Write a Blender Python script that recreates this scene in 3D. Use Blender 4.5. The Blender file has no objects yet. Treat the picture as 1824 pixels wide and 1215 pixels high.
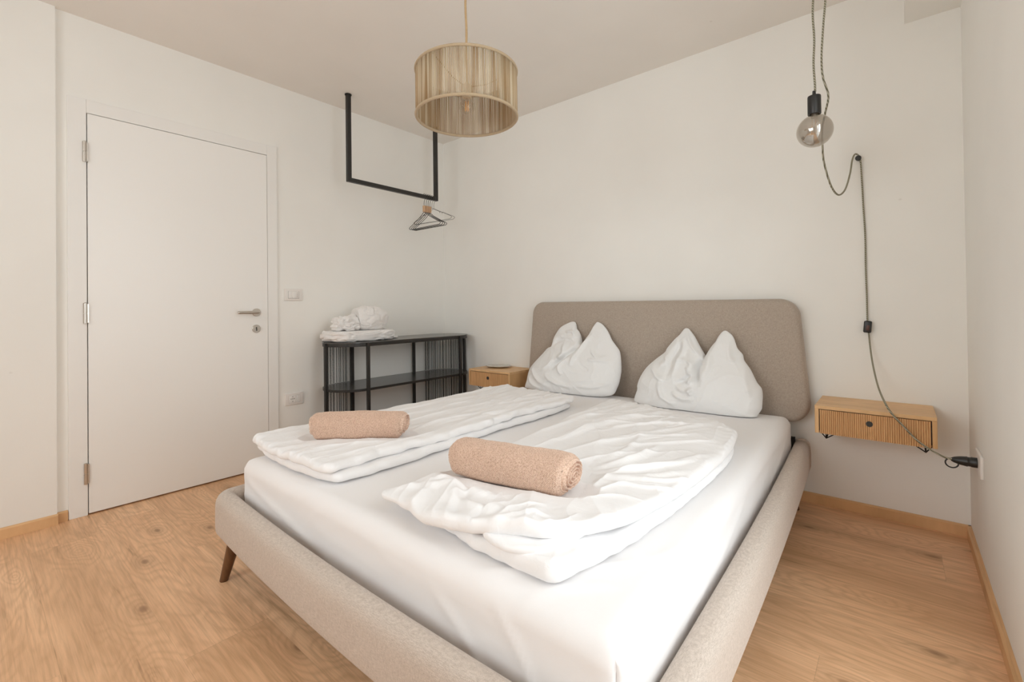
import bpy, bmesh, math, random
import numpy as np
from mathutils import Vector, Matrix

# ------------------------------------------------------------------ camera, sky, light, exposure
SC = bpy.context.scene
COL = SC.collection
F, PX, PY = 818.936, 912.0, 542.21
YAW, PITCH, ROLL = .6978, .0083, -.0123
CAM = Vector((3.2527, -2.8982, 1.05))
fw = Vector((-math.sin(YAW)*math.cos(PITCH), math.cos(YAW)*math.cos(PITCH), math.sin(PITCH)))
rt0 = Vector((math.cos(YAW), math.sin(YAW), 0)); up0 = rt0.cross(fw)
rt = rt0*math.cos(ROLL)+up0*math.sin(ROLL); up = -rt0*math.sin(ROLL)+up0*math.cos(ROLL)
cd = bpy.data.cameras.new('camera'); cam = bpy.data.objects.new('camera', cd); COL.objects.link(cam)
m = Matrix((( rt.x, up.x, -fw.x, CAM.x), (rt.y, up.y, -fw.y, CAM.y), (rt.z, up.z, -fw.z, CAM.z), (0, 0, 0, 1)))
cam.matrix_world = m
cd.sensor_fit = 'HORIZONTAL'; cd.sensor_width = 36; cd.lens = F/1824*36
cd.shift_x = -(PX-912)/1824; cd.shift_y = (PY-607.5)/1824
cd.clip_start = .02
SC.camera = cam

W = bpy.data.worlds.new('world'); SC.world = W; W.use_nodes = True
bg = W.node_tree.nodes['Background']; bg.inputs[0].default_value = (.90, .96, 1.0, 1); bg.inputs[1].default_value = 4.6

def area(name, loc, rot, sx, sy, power, col):
    l = bpy.data.lights.new(name, 'AREA'); l.shape = 'RECTANGLE'; l.size = sx; l.size_y = sy; l.energy = power; l.color = col
    o = bpy.data.objects.new(name, l); COL.objects.link(o); o.location = loc; o.rotation_euler = rot
    return o
# daylight just outside the balcony window in the right wall; added fill lamp outside the front wall
area('daylight', (4.25, -1.55, 1.85), (0, math.radians(70), math.radians(-26)), 2.3, 2.2, 90, (.975, .99, 1.0))
area('fill_front', (1.7, -4.85, 1.8), (math.radians(76), 0, math.radians(-28)), 2.0, 1.5, 70, (.975, .99, 1.0))

SC.view_settings.view_transform = 'Standard'; SC.view_settings.look = 'None'
SC.view_settings.gamma = 1; SC.view_settings.exposure = -1.06; SC.view_settings.use_curve_mapping = False
SC.cycles.use_denoising = True
SC.cycles.max_bounces = 14; SC.cycles.diffuse_bounces = 10; SC.cycles.transmission_bounces = 10
SC.cycles.sample_clamp_indirect = 8

# ------------------------------------------------------------------ materials
def mat(name, col, rough=.6, metal=0, spec=.5):
    M = bpy.data.materials.new(name); M.use_nodes = True
    b = M.node_tree.nodes['Principled BSDF']
    b.inputs['Base Color'].default_value = (*col, 1); b.inputs['Roughness'].default_value = rough
    b.inputs['Metallic'].default_value = metal; b.inputs['Specular IOR Level'].default_value = spec
    return M, M.node_tree, b
def nd(t, kind, **kw):
    n = t.nodes.new(kind)
    for k, v in kw.items():
        if k in n.inputs.keys(): n.inputs[k].default_value = v
        else: setattr(n, k, v)
    return n
def ramp(t, pts):
    r = t.nodes.new('ShaderNodeValToRGB'); e = r.color_ramp.elements
    while len(e) < len(pts): e.new(.5)
    for i, (p, c) in enumerate(pts):
        e[i].position = p; e[i].color = (*c, 1) if len(c) == 3 else c
    return r
def math_(t, op, a, b=None, c=None):
    n = t.nodes.new('ShaderNodeMath'); n.operation = op
    for i, v in enumerate((a, b, c)):
        if v is None: continue
        if isinstance(v, (int, float)): n.inputs[i].default_value = v
        else: t.links.new(v, n.inputs[i])
    return n.outputs[0]
def mixc(t, fac, a, b, mode='MIX'):
    n = t.nodes.new('ShaderNodeMix'); n.data_type = 'RGBA'; n.blend_type = mode
    for i, v in ((0, fac), (6, a), (7, b)):
        if isinstance(v, (int, float)): n.inputs[i].default_value = v
        elif isinstance(v, tuple): n.inputs[i].default_value = (*v, 1)
        else: t.links.new(v, n.inputs[i])
    return n.outputs[2]
def bump(t, b, h, strength=.3, dist=.002):
    n = nd(t, 'ShaderNodeBump', Strength=strength, Distance=dist)
    t.links.new(h, n.inputs['Height']); t.links.new(n.outputs[0], b.inputs['Normal'])
def objco(t, scale=(1, 1, 1), rot=(0, 0, 0), kind='Object'):
    c = t.nodes.new('ShaderNodeTexCoord'); mp = t.nodes.new('ShaderNodeMapping')
    mp.inputs['Scale'].default_value = scale; mp.inputs['Rotation'].default_value = rot
    t.links.new(c.outputs[kind], mp.inputs[0]); return mp.outputs[0]

def wall_mat(name, col):
    M, t, b = mat(name, col, .85, 0, .2)
    n = nd(t, 'ShaderNodeTexNoise', Scale=190.0, Detail=4.0); t.links.new(objco(t), n.inputs['Vector'])
    n2 = nd(t, 'ShaderNodeTexNoise', Scale=2.5, Detail=3.0); t.links.new(objco(t), n2.inputs['Vector'])
    r = ramp(t, [(.3, tuple(c*.97 for c in col)), (.7, col)]); t.links.new(n2.outputs[0], r.inputs[0])
    # a few scuffs and filled nail holes
    vo = nd(t, 'ShaderNodeTexVoronoi', Scale=2.1); t.links.new(objco(t, (1, 1, 1.4)), vo.inputs['Vector'])
    sc = ramp(t, [(0, (1, 1, 1)), (.018, (0, 0, 0))]); t.links.new(vo.outputs['Distance'], sc.inputs[0])
    f = math_(t, 'MULTIPLY', sc.outputs[0], .35)
    t.links.new(mixc(t, f, r.outputs[0], (.42, .37, .33)), b.inputs['Base Color'])
    bump(t, b, n.outputs[0], .12, .001)
    return M
WALL = wall_mat('wall_paint', (.875, .865, .83))
CEIL = wall_mat('ceiling_paint', (.85, .815, .77))

def wood(name, dark, light, mid, planks=False, grain='X', fine=1.0, rough=.42):
    M, t, b = mat(name, mid, rough, 0, .35)
    tc = t.nodes.new('ShaderNodeTexCoord'); sep = t.nodes.new('ShaderNodeSeparateXYZ')
    t.links.new(tc.outputs['Object'], sep.inputs[0])
    ax = {'X': (0, 1, 2), 'Y': (1, 0, 2), 'Z': (2, 0, 1)}[grain]
    u, v, w = (sep.outputs[i] for i in ax)
    if planks:
        PW, PL = .244, 1.38
        row = math_(t, 'FLOOR', math_(t, 'DIVIDE', math_(t, 'ADD', v, .035), PW))
        wn = nd(t, 'ShaderNodeTexWhiteNoise', noise_dimensions='1D'); t.links.new(row, wn.inputs['W'])
        uu = math_(t, 'ADD', math_(t, 'DIVIDE', u, PL), math_(t, 'MULTIPLY', wn.outputs['Value'], 7.3))
        cell = math_(t, 'FLOOR', uu)
        cid = math_(t, 'ADD', math_(t, 'MULTIPLY', row, 17.31), math_(t, 'MULTIPLY', cell, 3.77))
        wn2 = nd(t, 'ShaderNodeTexWhiteNoise', noise_dimensions='1D'); t.links.new(cid, wn2.inputs['W'])
        w = math_(t, 'MULTIPLY', wn2.outputs['Value'], 40.0)
    cmb = t.nodes.new('ShaderNodeCombineXYZ')
    for i, s in enumerate((u, v, w)): t.links.new(s, cmb.inputs[i])
    def mapped(sx, sy, sz=1.0):
        mp = t.nodes.new('ShaderNodeMapping'); mp.inputs['Scale'].default_value = (sx, sy, sz)
        t.links.new(cmb.outputs[0], mp.inputs[0]); return mp.outputs[0]
    n1 = nd(t, 'ShaderNodeTexNoise', Scale=1.0, Detail=3.0, Roughness=.5, Distortion=.6); t.links.new(mapped(1.1*fine, 5.5*fine), n1.inputs['Vector'])
    ringin = math_(t, 'MULTIPLY', n1.outputs[0], 11.0)
    knotmask = None
    if planks:
        vo = nd(t, 'ShaderNodeTexVoronoi', voronoi_dimensions='2D', Scale=1.0, Randomness=1.0)
        cv = t.nodes.new('ShaderNodeCombineXYZ'); t.links.new(math_(t, 'ADD', math_(t, 'MULTIPLY', u, 1.7), math_(t, 'MULTIPLY', w, 3.3)), cv.inputs[0]); t.links.new(math_(t, 'MULTIPLY', v, 3.6), cv.inputs[1])
        t.links.new(cv.outputs[0], vo.inputs['Vector'])
        d = vo.outputs['Distance']
        infl = math_(t, 'POWER', 2.718, math_(t, 'MULTIPLY', d, -4.0))
        ringin = math_(t, 'ADD', ringin, math_(t, 'MULTIPLY', infl, 7.0))
        k = ramp(t, [(0, (1, 1, 1)), (.022, (.85, .85, .85)), (.055, (.30, .30, .30)), (.17, (0, 0, 0))]); t.links.new(d, k.inputs[0])
        sepc = t.nodes.new('ShaderNodeSeparateColor'); t.links.new(vo.outputs['Color'], sepc.inputs[0])
        sel = math_(t, 'LESS_THAN', sepc.outputs[0], .62)
        knotmask = math_(t, 'MULTIPLY', k.outputs[0], sel)
    sn = math_(t, 'SINE', math_(t, 'MULTIPLY', ringin, 6.283))
    rings = math_(t, 'MULTIPLY', math_(t, 'ADD', sn, 1.0), .5)
    rings = math_(t, 'POWER', rings, 2.0)
    n2 = nd(t, 'ShaderNodeTexNoise', Scale=1.0, Detail=5.0, Roughness=.65); t.links.new(mapped(5*fine, 150*fine), n2.inputs['Vector'])
    n3 = nd(t, 'ShaderNodeTexNoise', Scale=1.0, Detail=2.0); t.links.new(mapped(1.0, 4.0), n3.inputs['Vector'])
    n4 = nd(t, 'ShaderNodeTexNoise', Scale=1.0, Detail=3.0, Roughness=.6); t.links.new(mapped(2.2, 34*fine), n4.inputs['Vector'])
    base = ramp(t, [(.30, tuple(.45*a+.55*b_ for a, b_ in zip(dark, mid))), (.5, mid), (.70, light)]); t.links.new(n3.outputs[0], base.inputs[0])
    c1 = mixc(t, math_(t, 'MULTIPLY', rings, .34 if planks else .3), base.outputs[0], dark)
    str_ = ramp(t, [(.50, (0, 0, 0)), (.72, (1, 1, 1))]); t.links.new(n4.outputs[0], str_.inputs[0])
    c1 = mixc(t, math_(t, 'MULTIPLY', str_.outputs[0], .60), c1, dark)
    fr = ramp(t, [(.42, (0, 0, 0)), (.66, (1, 1, 1))]); t.links.new(n2.outputs[0], fr.inputs[0])
    c1 = mixc(t, math_(t, 'MULTIPLY', fr.outputs[0], .36), c1, tuple(x*.72 for x in dark))
    if planks:
        sl = ramp(t, [(.665, (0, 0, 0)), (.72, (1, 1, 1))]); t.links.new(n4.outputs[0], sl.inputs[0])
        c1 = mixc(t, math_(t, 'MULTIPLY', sl.outputs[0], .45), c1, (.27, .145, .065))
        c1 = mixc(t, math_(t, 'MULTIPLY', knotmask, .75), c1, (.22, .11, .05))
        tone = math_(t, 'ADD', .97, math_(t, 'MULTIPLY', wn2.outputs['Value'], .06))
        hs = nd(t, 'ShaderNodeHueSaturation'); t.links.new(tone, hs.inputs['Value']); t.links.new(c1, hs.inputs['Color']); c1 = hs.outputs[0]
        fv = math_(t, 'FRACT', math_(t, 'DIVIDE', math_(t, 'ADD', v, .035), PW)); fu = math_(t, 'FRACT', uu)
        g1 = math_(t, 'LESS_THAN', fv, .0045); g2 = math_(t, 'LESS_THAN', fu, .0011)
        g = math_(t, 'MAXIMUM', g1, g2)
        c1 = mixc(t, math_(t, 'MULTIPLY', g, .25), c1, (.2, .11, .055))
    t.links.new(c1, b.inputs['Base Color'])
    bump(t, b, n2.outputs[0], .12, .0006)
    return M
FLOOR = wood('oak_floor', (.55, .312, .160), (.93, .605, .365), (.825, .51, .295), planks=True, rough=.40)
SKIRT = wood('oak_skirting', (.60, .35, .17), (.84, .54, .29), (.74, .46, .235), grain='X')
SKIRTY = wood('oak_skirting_side', (.60, .35, .17), (.84, .54, .29), (.74, .46, .235), grain='Y')
OAKX = wood('oak_veneer', (.62, .37, .18), (.84, .55, .29), (.74, .47, .235), grain='X', fine=1.6)
OAKZ = wood('oak_reeded', (.56, .31, .135), (.82, .51, .25), (.70, .42, .20), grain='Z', fine=1.6)
WALNUT = wood('walnut_leg', (.10, .045, .018), (.20, .095, .04), (.15, .07, .03), grain='Z', fine=2, rough=.35)

DOORW = mat('door_lacquer', (.88, .87, .845), .32, 0, .4)[0]
FRAMEW = mat('door_frame_lacquer', (.85, .84, .815), .4, 0, .4)[0]
STEEL = mat('brushed_steel', (.60, .56, .51), .32, 1)[0]
STEELD = mat('dark_steel', (.10, .095, .09), .45, .8)[0]
PLASTIC = mat('white_plastic', (.80, .765, .73), .35)[0]
PLASTIC2 = mat('white_plastic_insert', (.84, .82, .79), .3)[0]
SLOT = mat('slot_dark', (.03, .028, .025), .6)[0]
BLACK = mat('black_powder_coat', (.018, .016, .014), .45)[0]
BLACKP = mat('black_plastic', (.018, .017, .016), .38)[0]
CHAIN = mat('black_chain', (.014, .012, .011), .5, .2)[0]

def cloth(name, col, weave=900., s=.25, fuzz=.15, rough=.9, var=.9, crease=0.):
    M, t, b = mat(name, col, rough, 0, .15)
    b.inputs['Sheen Weight'].default_value = fuzz; b.inputs['Sheen Roughness'].default_value = .6
    co = objco(t)
    n = nd(t, 'ShaderNodeTexNoise', Scale=weave, Detail=2.0); t.links.new(co, n.inputs['Vector'])
    r = ramp(t, [(.3, tuple(c*var for c in col)), (.7, col)]); t.links.new(n.outputs[0], r.inputs[0])
    t.links.new(r.outputs[0], b.inputs['Base Color'])
    if crease:                                        # fine creases of washed cotton
        nw = nd(t, 'ShaderNodeTexNoise', Scale=9.0, Detail=2.0); t.links.new(co, nw.inputs['Vector'])
        vm = t.nodes.new('ShaderNodeVectorMath'); vm.operation = 'MULTIPLY_ADD'; t.links.new(nw.outputs['Color'], vm.inputs[0]); vm.inputs[1].default_value = (.16, .16, .16); t.links.new(co, vm.inputs[2])
        n5 = nd(t, 'ShaderNodeTexNoise', Scale=13.0, Detail=3.0, Roughness=.6); t.links.new(vm.outputs[0], n5.inputs['Vector'])
        v1 = math_(t, 'ABSOLUTE', math_(t, 'SUBTRACT', n5.outputs[0], .5))
        v1 = math_(t, 'POWER', 2.718, math_(t, 'MULTIPLY', v1, -22.0))
        h = math_(t, 'ADD', math_(t, 'MULTIPLY', v1, .25), math_(t, 'MULTIPLY', n5.outputs[0], 2.0))
        bump(t, b, h, crease, .006)
    else: bump(t, b, n.outputs[0], s, .001)
    return M
LINEN = cloth('white_cotton', (.865, .858, .86), 600, .12, .1, .85, .985, .22)
SHEET = cloth('white_jersey_sheet', (.845, .83, .828), 700, .08, .1, .85, .985)
PILLOWC = cloth('white_pillowcase', (.835, .835, .832), 600, .1, .1, .85, .985, .22)
TERRY = cloth('white_terry', (.88, .86, .845), 420, .5, .3, .95, .86)

def weave_mat(name, a, b_):
    M, t, b = mat(name, a, .92, 0, .12)
    b.inputs['Sheen Weight'].default_value = .25
    co = objco(t)
    n = nd(t, 'ShaderNodeTexNoise', Scale=650.0, Detail=2.0, Roughness=.6); t.links.new(co, n.inputs['Vector'])
    n1 = nd(t, 'ShaderNodeTexNoise', Scale=1.0, Detail=2.0)
    t.links.new(objco(t, (90, 90, 900)), n1.inputs['Vector'])
    n2 = nd(t, 'ShaderNodeTexNoise', Scale=1.0, Detail=2.0)
    t.links.new(objco(t, (900, 900, 90)), n2.inputs['Vector'])
    s = math_(t, 'ADD', math_(t, 'ADD', n1.outputs[0], n2.outputs[0]), n.outputs[0])
    s = math_(t, 'DIVIDE', s, 3.0)
    r = ramp(t, [(.38, b_), (.60, a)]); t.links.new(s, r.inputs[0])
    t.links.new(r.outputs[0], b.inputs['Base Color'])
    bump(t, b, s, .3, .0008)
    return M
UPH = weave_mat('beige_upholstery', (.62, .535, .465), (.41, .34, .285))
UPHH = weave_mat('headboard_upholstery', (.50, .425, .355), (.32, .262, .215))
M_, t_, b_ = mat('blush_towel', (.63, .435, .325), .97, 0, .1); b_.inputs['Sheen Weight'].default_value = .3
n_ = nd(t_, 'ShaderNodeTexNoise', Scale=260.0, Detail=3.0, Roughness=.75); t_.links.new(objco(t_), n_.inputs['Vector'])
r_ = ramp(t_, [(.34, (.49, .315, .225)), (.50, (.71, .51, .395)), (.66, (.83, .64, .52))]); t_.links.new(n_.outputs[0], r_.inputs[0]); t_.links.new(r_.outputs[0], b_.inputs['Base Color'])  # darker pits of the knit: crevice shade put into the colour
bump(t_, b_, n_.outputs[0], .8, .0015); TOWEL = M_
ROPE = cloth('jute_cord', (.56, .38, .20), 500, .5, .2, .95, .7)
M_, t_, b_ = mat('shade_string', (.47, .36, .235), .8, 0, .2)
n_ = nd(t_, 'ShaderNodeTexNoise', Scale=1.0, Detail=2.0); t_.links.new(objco(t_, (60, 60, 2)), n_.inputs['Vector'])
r_ = ramp(t_, [(.35, (.36, .24, .125)), (.5, (.47, .36, .235)), (.66, (.62, .53, .39))]); t_.links.new(n_.outputs[0], r_.inputs[0])
t_.links.new(r_.outputs[0], b_.inputs['Base Color'])
STRING = M_
RINGM = cloth('shade_ring_wrap', (.47, .36, .235), 400, .5, .1, .9, .85)
# two-tone braided textile cable
M_, t_, b_ = mat('braided_cable', (.3, .29, .22), .8, 0, .2)
w_ = nd(t_, 'ShaderNodeTexWave', Scale=60.0, Distortion=1.5); w_.bands_direction = 'DIAGONAL'; t_.links.new(objco(t_), w_.inputs['Vector'])
r_ = ramp(t_, [(.2, (.13, .12, .08)), (.7, (.42, .39, .30))]); t_.links.new(w_.outputs[0], r_.inputs[0])
t_.links.new(r_.outputs[0], b_.inputs['Base Color']); CABLE = M_

def glass(name, col, rough=0., alpha_mix=.0, metal_mix=0.):
    M = bpy.data.materials.new(name); M.use_nodes = True; t = M.node_tree; t.nodes.clear()
    o = t.nodes.new('ShaderNodeOutputMaterial'); tr = nd(t, 'ShaderNodeBsdfTransparent', Color=(*col, 1)); gl = nd(t, 'ShaderNodeBsdfGlossy', Roughness=rough)
    gl.inputs['Color'].default_value = (1, .97, .93, 1)
    lw_ = nd(t, 'ShaderNodeLayerWeight', Blend=.5); geo = t.nodes.new('ShaderNodeNewGeometry')
    f = math_(t, 'ADD', math_(t, 'MULTIPLY', math_(t, 'POWER', lw_.outputs['Facing'], 4.0), .6), .04+metal_mix)
    f = math_(t, 'MULTIPLY', f, math_(t, 'SUBTRACT', 1.0, math_(t, 'MULTIPLY', geo.outputs['Backfacing'], .7)))
    mx = t.nodes.new('ShaderNodeMixShader'); t.links.new(f, mx.inputs[0]); t.links.new(tr.outputs[0], mx.inputs[1]); t.links.new(gl.outputs[0], mx.inputs[2])
    t.links.new(mx.outputs[0], o.inputs[0]); return M
GLASS = glass('clear_glass', (.97, .96, .94)); SMOKE = glass('smoked_mirror_glass', (.61, .575, .53), .03, 0, .26)
PANE = glass('window_glass', (.97, .98, .98))
FILA = mat('filament', (.85, .50, .22), .4, .3)[0]
BRACKET = BLACK
SCREEN = mat('tablet_dark_glass', (.16, .15, .13), .12, .2)[0]

# ------------------------------------------------------------------ mesh helpers
def link_mesh(name, verts, faces, material, parent=None, smooth=True, loc=(0, 0, 0)):
    me = bpy.data.meshes.new(name)
    me.from_pydata([tuple(map(float, v)) for v in verts] if not isinstance(verts, np.ndarray) else verts.tolist(), [], faces if isinstance(faces, list) else faces.tolist())
    me.materials.append(material)
    me.polygons.foreach_set('use_smooth', [smooth]*len(me.polygons)); me.update()
    o = bpy.data.objects.new(name, me); COL.objects.link(o); o.location = loc
    if parent: o.parent = parent
    return o
def from_bm(name, bm, material, parent=None, smooth=False, auto=True):
    me = bpy.data.meshes.new(name); bmesh.ops.recalc_face_normals(bm, faces=bm.faces)
    bm.to_mesh(me); bm.free(); me.materials.append(material)
    if smooth:
        me.polygons.foreach_set('use_smooth', [True]*len(me.polygons))
        if auto: me.set_sharp_from_angle(angle=math.radians(38))
    o = bpy.data.objects.new(name, me); COL.objects.link(o)
    if parent: o.parent = parent
    return o
def bx(bm, x0, x1, y0, y1, z0, z1, bev=0, seg=2, rot=None, piv=None):
    r = bmesh.ops.create_cube(bm, size=1)
    vs = r['verts']
    for v in vs: v.co = Vector(((x0+x1)/2+v.co.x*(x1-x0), (y0+y1)/2+v.co.y*(y1-y0), (z0+z1)/2+v.co.z*(z1-z0)))
    if bev:
        es = list({e for v in vs for e in v.link_edges})
        r = bmesh.ops.bevel(bm, geom=es, offset=bev, segments=seg, affect='EDGES', profile=.5)
        vs = list({v for f in r['faces'] for v in f.verts} | {v for v in vs if v.is_valid})
    if rot is not None: bmesh.ops.rotate(bm, verts=vs, cent=Vector(piv), matrix=rot)
    return vs
def cyl(bm, p0, p1, r0, r1=None, seg=20, cap=True):
    r1 = r0 if r1 is None else r1
    p0, p1 = Vector(p0), Vector(p1); d = p1-p0; L = d.length
    q = d.to_track_quat('Z', 'Y').to_matrix().to_4x4()
    bmesh.ops.create_cone(bm, cap_ends=cap, segments=seg, radius1=r0, radius2=r1, depth=L, matrix=Matrix.Translation((p0+p1)/2) @ q)
def tube(pts, r, seg=8, closed=False):
    """verts, faces of a tube swept along pts (parallel transport)"""
    P = [Vector(p) for p in pts]; n = len(P); V = []; Fc = []
    T = []
    for i in range(n):
        a = P[i-1] if (i or closed) else P[i]; b = P[(i+1) % n] if (i < n-1 or closed) else P[i]
        T.append((b-a).normalized())
    N = T[0].orthogonal().normalized()
    for i in range(n):
        N = (N-T[i]*N.dot(T[i])).normalized(); B = T[i].cross(N)
        rr = r[i] if hasattr(r, '__len__') else r
        for k in range(seg):
            a = 2*math.pi*k/seg; V.append(P[i]+N*math.cos(a)*rr+B*math.sin(a)*rr)
    for i in range(n if closed else n-1):
        j = (i+1) % n
        for k in range(seg):
            k2 = (k+1) % seg; Fc.append([i*seg+k, i*seg+k2, j*seg+k2, j*seg+k])
    if not closed:
        Fc.append([k for k in range(seg)][::-1]); Fc.append([(n-1)*seg+k for k in range(seg)])
    return V, Fc
def join(parts):
    V, Fc = [], []
    for v, f in parts:
        o = len(V); V += list(v); Fc += [[i+o for i in q] for q in f]
    return V, Fc
def catmull(pts, n=8, closed=False):
    P = [np.array(p, float) for p in pts]; out = []; N = len(P)
    for i in range(N if closed else N-1):
        g = lambda k: P[k % N] if closed else P[min(max(k, 0), N-1)]
        p0, p1, p2, p3 = g(i-1), g(i), g(i+1), g(i+2)
        for k in range(n):
            t = k/n; out.append(.5*((2*p1)+(-p0+p2)*t+(2*p0-5*p1+4*p2-p3)*t*t+(-p0+3*p1-3*p2+p3)*t**3))
    if not closed: out.append(P[-1])
    return np.array(out)
def lathe(bm, prof, center, axis='Z', seg=32):
    c = Vector(center); rings = []
    for (r, h) in prof:
        ring = []
        for k in range(seg):
            a = 2*math.pi*k/seg; x, y = r*math.cos(a), r*math.sin(a)
            v = {'Z': Vector((x, y, h)), 'X': Vector((h, x, y)), 'Y': Vector((x, h, y))}[axis]
            ring.append(bm.verts.new(c+v))
        rings.append(ring)
    for a, b in zip(rings, rings[1:]):
        for k in range(seg): bm.faces.new((a[k], a[(k+1) % seg], b[(k+1) % seg], b[k]))
    for ring in (rings[0], rings[-1]):
        try: bm.faces.new(ring)
        except Exception: pass
    bmesh.ops.remove_doubles(bm, verts=bm.verts, dist=1e-6)
def put(o, label=None, cat=None, group=None, kind=None):
    if label: o['label'] = label
    if cat: o['category'] = cat
    if group: o['group'] = group
    if kind: o['kind'] = kind
    return o
def thing(name, label, cat, group=None, loc=(0, 0, 0), kind=None):
    o = bpy.data.objects.new(name, None); COL.objects.link(o); o.location = loc; o.empty_display_size = .05
    put(o, label, cat, group, kind); return o
def reparent_keep(root):
    """children meshes were modelled in world space: shift them so the root may stand at the thing's base"""
    for c in root.children:
        c.location = Vector(c.location)-root.location

# numpy gradient noise
def _h(ix, iy, iz, s):
    h = (ix*374761393+iy*668265263+iz*2147483647+s*974634777) & 0xffffffff
    h = ((h ^ (h >> 13))*1274126177) & 0xffffffff
    return (h ^ (h >> 16)) & 0xffffffff
def noise(x, y, z=0., s=0):
    x, y = np.broadcast_arrays(np.asarray(x, float), np.asarray(y, float)); z = np.broadcast_to(np.asarray(z, float), x.shape)
    X, Y, Z = (np.floor(a).astype(np.int64) for a in (x, y, z)); fx, fy, fz = x-X, y-Y, z-Z
    u, v, w = (f*f*f*(f*(f*6-15)+10) for f in (fx, fy, fz)); out = 0
    for dx in (0, 1):
        for dy in (0, 1):
            for dz in (0, 1):
                h = _h(X+dx, Y+dy, Z+dz, s)
                gx = ((h & 255)/127.5-1); gy = (((h >> 8) & 255)/127.5-1); gz = (((h >> 16) & 255)/127.5-1)
                wt = (u if dx else 1-u)*(v if dy else 1-v)*(w if dz else 1-w)
                out = out+wt*(gx*(fx-dx)+gy*(fy-dy)+gz*(fz-dz))
    return out
def fbm(x, y, z=0., s=0, o=3):
    a, t = 1., 0
    for i in range(o): t = t+a*noise(x*2**i, y*2**i, np.asarray(z)*2**i, s+i*7); a *= .5
    return t
def ridge(x, y, z=0., s=0, sharp=1.):
    """cloth-like creases: sharp crests along zero lines of a warped noise"""
    wx = x+.45*noise(x*.9+7, y*.9, z, s+50); wy = y+.45*noise(x*.9, y*.9+9, z, s+51)
    return np.exp(-np.abs(noise(wx, wy, z, s))*7/sharp)
def segdist(px, py, line):
    """distance to a polyline and the normalised position along it"""
    best = np.full(np.shape(px), 1e9); tt = np.zeros(np.shape(px)); L = len(line)-1
    for i in range(L):
        a, b = np.array(line[i]), np.array(line[i+1]); d = b-a; q = d@d+1e-12
        t = np.clip(((px-a[0])*d[0]+(py-a[1])*d[1])/q, 0, 1)
        dd = np.hypot(px-a[0]-t*d[0], py-a[1]-t*d[1])
        m_ = dd < best; best = np.where(m_, dd, best); tt = np.where(m_, (i+t)/L, tt)
    return best, tt
def stroke(px, py, line, amp, wid, ends=.25):
    ln = catmull(line, 5)[:, :2] if len(line) > 2 else line
    d, t = segdist(px, py, ln)
    env = np.clip(np.minimum(t, 1-t)/ends, 0, 1)
    env = env*env*(3-2*env)*.85+.15*(env > 0)
    return amp*np.exp(-(d/wid)**2)*env
def sstep(a, b, x):
    t = np.clip((x-a)/(b-a), 0, 1); return t*t*(3-2*t)
def gridfaces(nu, nv, off=0, flip=False, wrapu=False):
    i, j = np.meshgrid(np.arange(nu if wrapu else nu-1), np.arange(nv-1), indexing='ij')
    a = i*nv+j; b = ((i+1) % nu)*nv+j
    f = np.stack([a, b, b+1, a+1], -1).reshape(-1, 4)+off
    return f[:, ::-1] if flip else f

# ------------------------------------------------------------------ the room
H, WX, YF = 2.6, 3.4908, -4.4
def struct(o): o['kind'] = 'structure'; return o
def sbox(name, x0, x1, y0, y1, z0, z1, M, parent=None):
    bm = bmesh.new(); bx(bm, x0, x1, y0, y1, z0, z1); return struct(from_bm(name, bm, M, parent))
sbox('floor', -.15, WX+.3, YF-.2, .15, -.1, 0, FLOOR)
sbox('ceiling', -.15, WX+.3, YF-.2, .15, H, H+.1, CEIL)
sbox('wall_back', -.15, WX+.3, 0, .15, 0, H, WALL)
YJ = -2.60
bm = bmesh.new()                                    # left wall with the door niche cut out of it and the step nearer the camera
D0, D1, DZ = -2.545, -1.530, 2.155
bx(bm, -.15, 0, D1, 0, 0, H); bx(bm, -.15, 0, YJ, D0, 0, H); bx(bm, -.15, 0, D0, D1, DZ, H); bx(bm, -.15, -.08, D0, D1, 0, DZ)
bx(bm, -.15, .022, YF, YJ, 0, H)
struct(from_bm('wall_left', bm, WALL))
WY0, WY1, WZ0, WZ1 = -2.55, -1.30, .06, 2.32          # balcony window opening in the right wall
bm = bmesh.new()
bx(bm, WX, WX+.3, WY1, 0, 0, H); bx(bm, WX, WX+.3, YF-.2, WY0, 0, H); bx(bm, WX, WX+.3, WY0, WY1, 0, WZ0); bx(bm, WX, WX+.3, WY0, WY1, WZ1, H)
struct(from_bm('wall_right', bm, WALL))
FX0, FX1, FZ0, FZ1 = 1.0, 2.9, .9, 2.3  # unseen opening in the front wall, added for fill light
bm = bmesh.new()
bx(bm, -.15, FX0, YF-.2, YF, 0, H); bx(bm, FX1, WX+.3, YF-.2, YF, 0, H); bx(bm, FX0, FX1, YF-.2, YF, 0, FZ0); bx(bm, FX0, FX1, YF-.2, YF, FZ1, H)
struct(from_bm('wall_front', bm, WALL))
sbox('trim_1', 3.297, WX, YF, 0, 2.388, H, WALL)      # boxed-in strip under the ceiling along the right wall
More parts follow.
